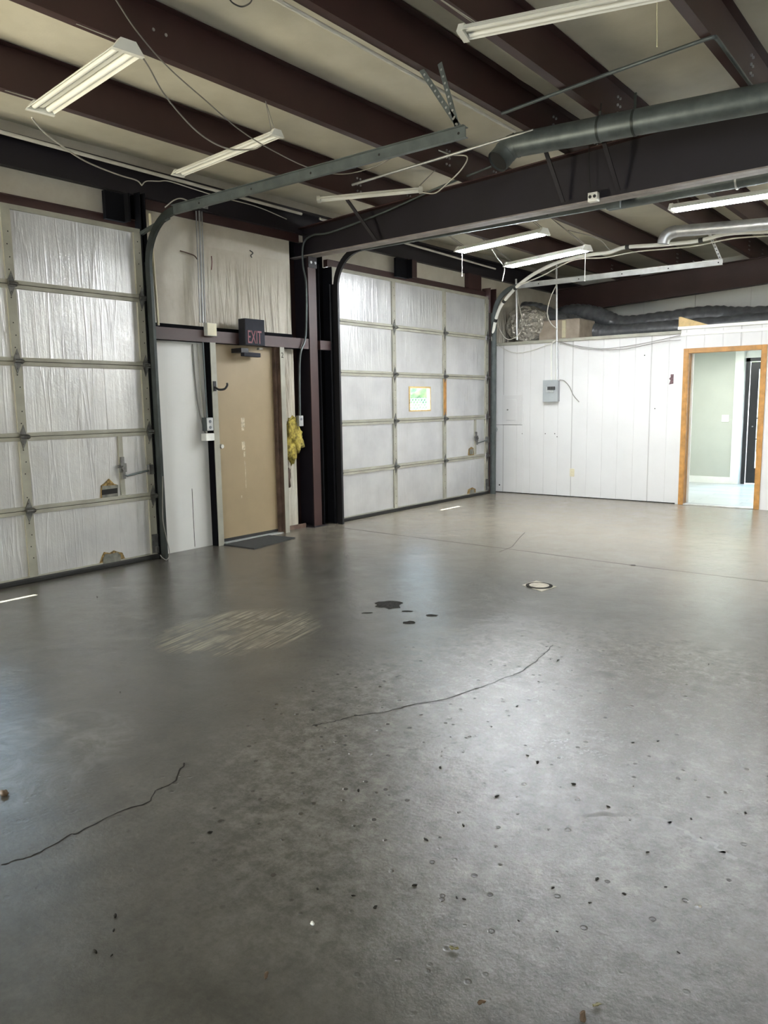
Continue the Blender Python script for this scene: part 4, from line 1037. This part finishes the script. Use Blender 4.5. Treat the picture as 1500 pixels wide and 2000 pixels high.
wire([(220, -10, 2, 3.4), (270, 65, 2, 3.4), (330, 133, 2, 3.38), (400, 195, 2, 3.34), (470, 255, 2, 3.28), (540, 298, 2, 3.25), (610, 330, 2, 3.25), (670, 340, 2, 3.25), (730, 326, 2, 3.28), (780, 300, 2, 3.34), (800, 288, 2, 3.4)], .004, 'cord_grey', 'long thin wire swagging across under the first three purlins')
wire([(825, 376, 1, 6.1), (850, 377, 1, 6.1), (875, 357, 1, 6.1), (902, 330, 1, 6.1), (912, 306, 1, 6.1), (880, 302, 1, 6.1), (850, 291, 1, 6.1)], .006, 'cord_white', 'pale cord looping up from the light before the dark rafter')
wire([(350, 413, 0, -.02), (362, 408, 0, -.02), (378, 405, 0, -.02), (400, 390, 0, -.02), (340, 388, 0, -.02)][0:3], .004, 'cord_grey', 'short cord stub near the near door track bend')
wire([(322, 405, 0, .0), (340, 391, 0, .0), (356, 388, 0, .0), (378, 398, 0, -.05)], .006, 'cord_white', 'white wire arching over the near door track bend')
wire([(445, -6, 2, 3.55), (455, 6, 2, 3.55), (472, 13, 2, 3.55), (488, 6, 2, 3.55), (494, -6, 2, 3.55)], .004, 'cord_black', 'dark wire loop at the top edge of the photo')
wire([(1283, -5, 2, 3.62), (1283.5, 92, 2, 3.33)], .003, 'ivory', 'thin pull string hanging at the top right')

# second wall details: eyelet on fabric
wire([(488, 489, 0, -.12), (494, 494, 0, -.12), (490, 499, 0, -.12), (492, 503, 0, -.12)], .005, 'steel_black', 'small black hook on the vinyl above the exit sign', 'hook', 'wall_hook')
wire([(413, 500, 0, -.125), (414, 513, 0, -.125), (413, 527, 0, -.125)], .004, 'sign_red', 'short dark red slit in the vinyl above the girt', 'mark', 'slit_mark')

# ================================================================== FLOOR DETAILS
def ribbon(pts, w, z=.0008):
    P = [Vector(p) for p in pts]; mb = MB(); vs = []
    for i, p in enumerate(P):
        d = (P[min(i+1, len(P)-1)]-P[max(i-1, 0)]).normalized(); nn = Vector((-d.y, d.x, 0)); ww = w*(.5+.8*random.random())
        vs += [(p.x+nn.x*ww, p.y+nn.y*ww, z), (p.x-nn.x*ww, p.y-nn.y*ww, z)]
    mb.add(vs, [(2*i, 2*i+1, 2*i+3, 2*i+2) for i in range(len(P)-1)]); return mb
def jit(pts, amp, sub=5):
    out = []; P = smooth(pts, sub)
    for p in P: out.append(p+Vector((random.uniform(-amp, amp), random.uniform(-amp, amp), 0)))
    return out
j = [PZ(*q) for q in ((655, 1029), (800, 1048), (1000, 1073), (1235, 1104), (1498, 1136))]; j.append(j[-1]*2-j[-2])
ribbon([p for p in smooth(j, 3)], .006).build('control_joint', 'crack', FLOOR)
cr1 = [(0, 1690), (30, 1681), (60, 1673), (95, 1655), (140, 1630), (150, 1628), (200, 1602), (250, 1580), (290, 1567), (305, 1545), (325, 1535), (345, 1525), (350, 1508), (362, 1490)]
ribbon(jit([PZ(*q) for q in cr1], .004), .0032).build('crack', 'crack', FLOOR)
cr2 = [(610, 1417), (640, 1412), (665, 1406), (700, 1398), (760, 1389), (800, 1378), (870, 1365), (930, 1345), (985, 1325), (1020, 1310), (1060, 1280), (1080, 1260)]
ribbon(jit([PZ(*q) for q in cr2], .006), .0035).build('crack', 'crack', FLOOR)
cr3 = [(1120, 1595), (1180, 1592), (1240, 1592), (1280, 1600), (1330, 1618), (1370, 1638), (1400, 1655), (1430, 1680)]
tag(ribbon(jit([PZ(*q) for q in cr3], .018), .009, .0006).build('stain_line', 'stain_soft', FLOOR), 'wandering brown stain line')
ribbon([PZ(*q) for q in ((975, 1078), (1000, 1068), (1015, 1050), (1025, 1040))], .003).build('crack', 'crack', FLOOR)
# spalled spots
def spot(px, py, rx, seed, m='spall', nm='spalled_patch', asp=.42):
    c = PZ(px, py); rnd = random.Random(seed); n = 16
    pr = (c-Vector((CX, 0, 0))).normalized(); pt = Vector((-pr.y, pr.x, 0)); dep = (c-Vector((CX, 0, CZ))).length
    R_ = rx*dep/F; pts = []
    for k in range(n):
        a = 2*math.pi*k/n; q = R_*(.75+.45*rnd.random()); pts.append(c+pt*math.cos(a)*q+pr*math.sin(a)*q*asp*2.2+Vector((0, 0, .0005)))
    mb = MB().poly(pts, (0, 0, .0015)); return mb.build(nm, m, FLOOR)
spot(760, 1181, 27, 1, asp=.5); spot(800, 1216, 11, 2); spot(843, 1202, 12, 3, asp=.25); spot(795, 1194, 10, 5, asp=.2); spot(717, 1197, 10, 4, asp=.2)
spot(1236, 1104, 5, 8)
# floor drain
q = [PZ(1020, 1143), PZ(1048, 1134.5), PZ(1087, 1146), PZ(1058, 1155.5)]
c = sum(q, Vector())/4
dr = empty('floor_drain', (c.x, c.y, 0), 'round floor cleanout cover in a square pale patch of concrete', 'drain')
pts = [c+(p-c)*1.0 for p in q]
MB().poly([p+Vector((0, 0, .0005)) for p in pts], (0, 0, .002)).build('patch', 'concrete_worn', dr)
MB().tube([c+Vector((0, 0, .002)), c+Vector((0, 0, .006))], .105, 32).build('ring', 'spall', dr)
MB().tube([c+Vector((0, 0, .006)), c+Vector((0, 0, .008))], .078, 32).build('cover', 'concrete_worn', dr)

# debris: leaves, foil scrap, stone chips
def leafshape(c, s, rot, seed):
    rnd = random.Random(seed); n = 12; top = []
    for k in range(n):
        a = 2*math.pi*k/n; r_ = s*(.55+.45*abs(math.cos(a)))*(.85+.3*rnd.random())
        x, y = r_*math.cos(a), r_*.62*math.sin(a)
        top.append((c.x+x*math.cos(rot)-y*math.sin(rot), c.y+x*math.sin(rot)+y*math.cos(rot), .003+.006*rnd.random()))
    mb = MB(); mb.poly(top, (0, 0, .001)); return mb
for (a, b, s, rt_, m, lab) in [(887, 1856, .013, .4, 'leaf_olive', 'olive dry leaf flat on the floor, largest near the bottom'), (1165, 1967, .013, 1.1, 'leaf_olive', 'olive leaf fragment near the bottom edge, right one'),
                           (1138, 1989, .018, 2.0, 'leaf_brown', 'curled brown leaf cut by the bottom edge'), (941, 1962, .012, .9, 'leaf_brown', 'tiny shredded leaf near the bottom edge, left of the olive fragment'),
                           (520, 1908, .012, 2.2, 'leaf_brown', 'tiny dark leaf fragment near the bottom, left of centre')]:
    tag(leafshape(PZ(a, b), s, rt_, int(a)).build('leaf_fragment', m), lab, 'leaf')
tag(leafshape(PZ(1363, 1774), .010, .3, 5).build('foil_scrap', 'foil_scrap'), 'tiny shiny foil scrap on the floor at lower right', 'scrap')
tag(MB().blob(PZ(610, 1806)+Vector((0, 0, .004)), (.006, .006, .005), 8, 6, .3).build('pebble', 'trim_white'), 'tiny white pebble on the dark floor', 'pebble')
tag(MB().blob(PZ(8, 1553)+Vector((0, 0, .008)), (.022, .014, .010), 12, 8, .35).build('rust_lump', 'leaf_brown'), 'dark lump on the bluish reflection at the left edge', 'lump')
chips = [(1166, 1718), (1300, 1733), (1152, 1764), (1080, 1735), (1088, 1820), (906, 1757), (810, 1730), (1265, 1665), (1219, 1747), (1013, 1799), (892, 1754), (832, 1641), (1030, 1476), (1050, 1490), (1075, 1288), (1090, 1290), (1285, 1448), (1236, 1451), (1325, 1861), (1384, 1298), (905, 1613), (970, 1556), (1183, 1390), (1052, 1332), (620, 1737), (690, 1750), (733, 1773), (186, 1860), (218, 1867), (225, 1790), (222, 1818), (1350, 1600), (1188, 1576), (1456, 1588), (1237, 1536), (1120, 1532), (1010, 1380), (960, 1420), (880, 1440), (860, 1500), (700, 1545), (410, 1627), (190, 1166), (235, 1352)]
first = None
for k, (a, b) in enumerate(chips):
    p = PZ(a, b)
    if first is None:
        first = MB().blob((0, 0, .002), (.008, .0045, .0025), 9, 6, .35, 3, 5).build('grit_chip', 'dirt', origin=(0, 0, 0)); o = first
    else: o = first.copy(); COL.objects.link(o)
    o.location = (p.x, p.y, 0.0005); o.rotation_euler = (0, 0, random.uniform(0, 6.28)); s = random.uniform(.5, 1.25); o.scale = (s, s, s)
    tag(o, 'small dark chip of grit on the concrete floor', 'grit', 'grit chips scattered on the floor')

# ================================================================== OUTSIDE
def tree(x, y, h, lab):
    e = empty('tree', (x, y, -.12), lab, 'tree')
    MB().tube([(x, y, -.12), (x+.1, y, h*.5)], [.22, .14], 10).build('trunk', 'bark', e)
    mb = MB()
    for k in range(9):
        rnd = random.Random(int(x*10+y)+k)
        mb.blob((x+rnd.uniform(-1.6, 1.6), y+rnd.uniform(-1.6, 1.6), h*rnd.uniform(.25, .9)), (1.4, 1.4, 1.1), 16, 12, .35, 3.5, k)
    mb.build('crown', 'foliage', e)
tree(-15, 29, 5.5, 'leafy green tree seen through the small garage door window')
tree(2.6, 25, 5.0, 'leafy green tree seen through the black glass door')
mb = MB()
for k in range(60):
    y = 15+k*.15
    mb.bar((-7, y, 0), (-7, y+1.6, 1.6), .012, .012); mb.bar((-7, y+1.6, 0), (-7, y, 1.6), .012, .012)
tag(mb.build('chain_fence', 'fence_blue'), 'blue chain link fence seen through the small garage door window', 'fence')
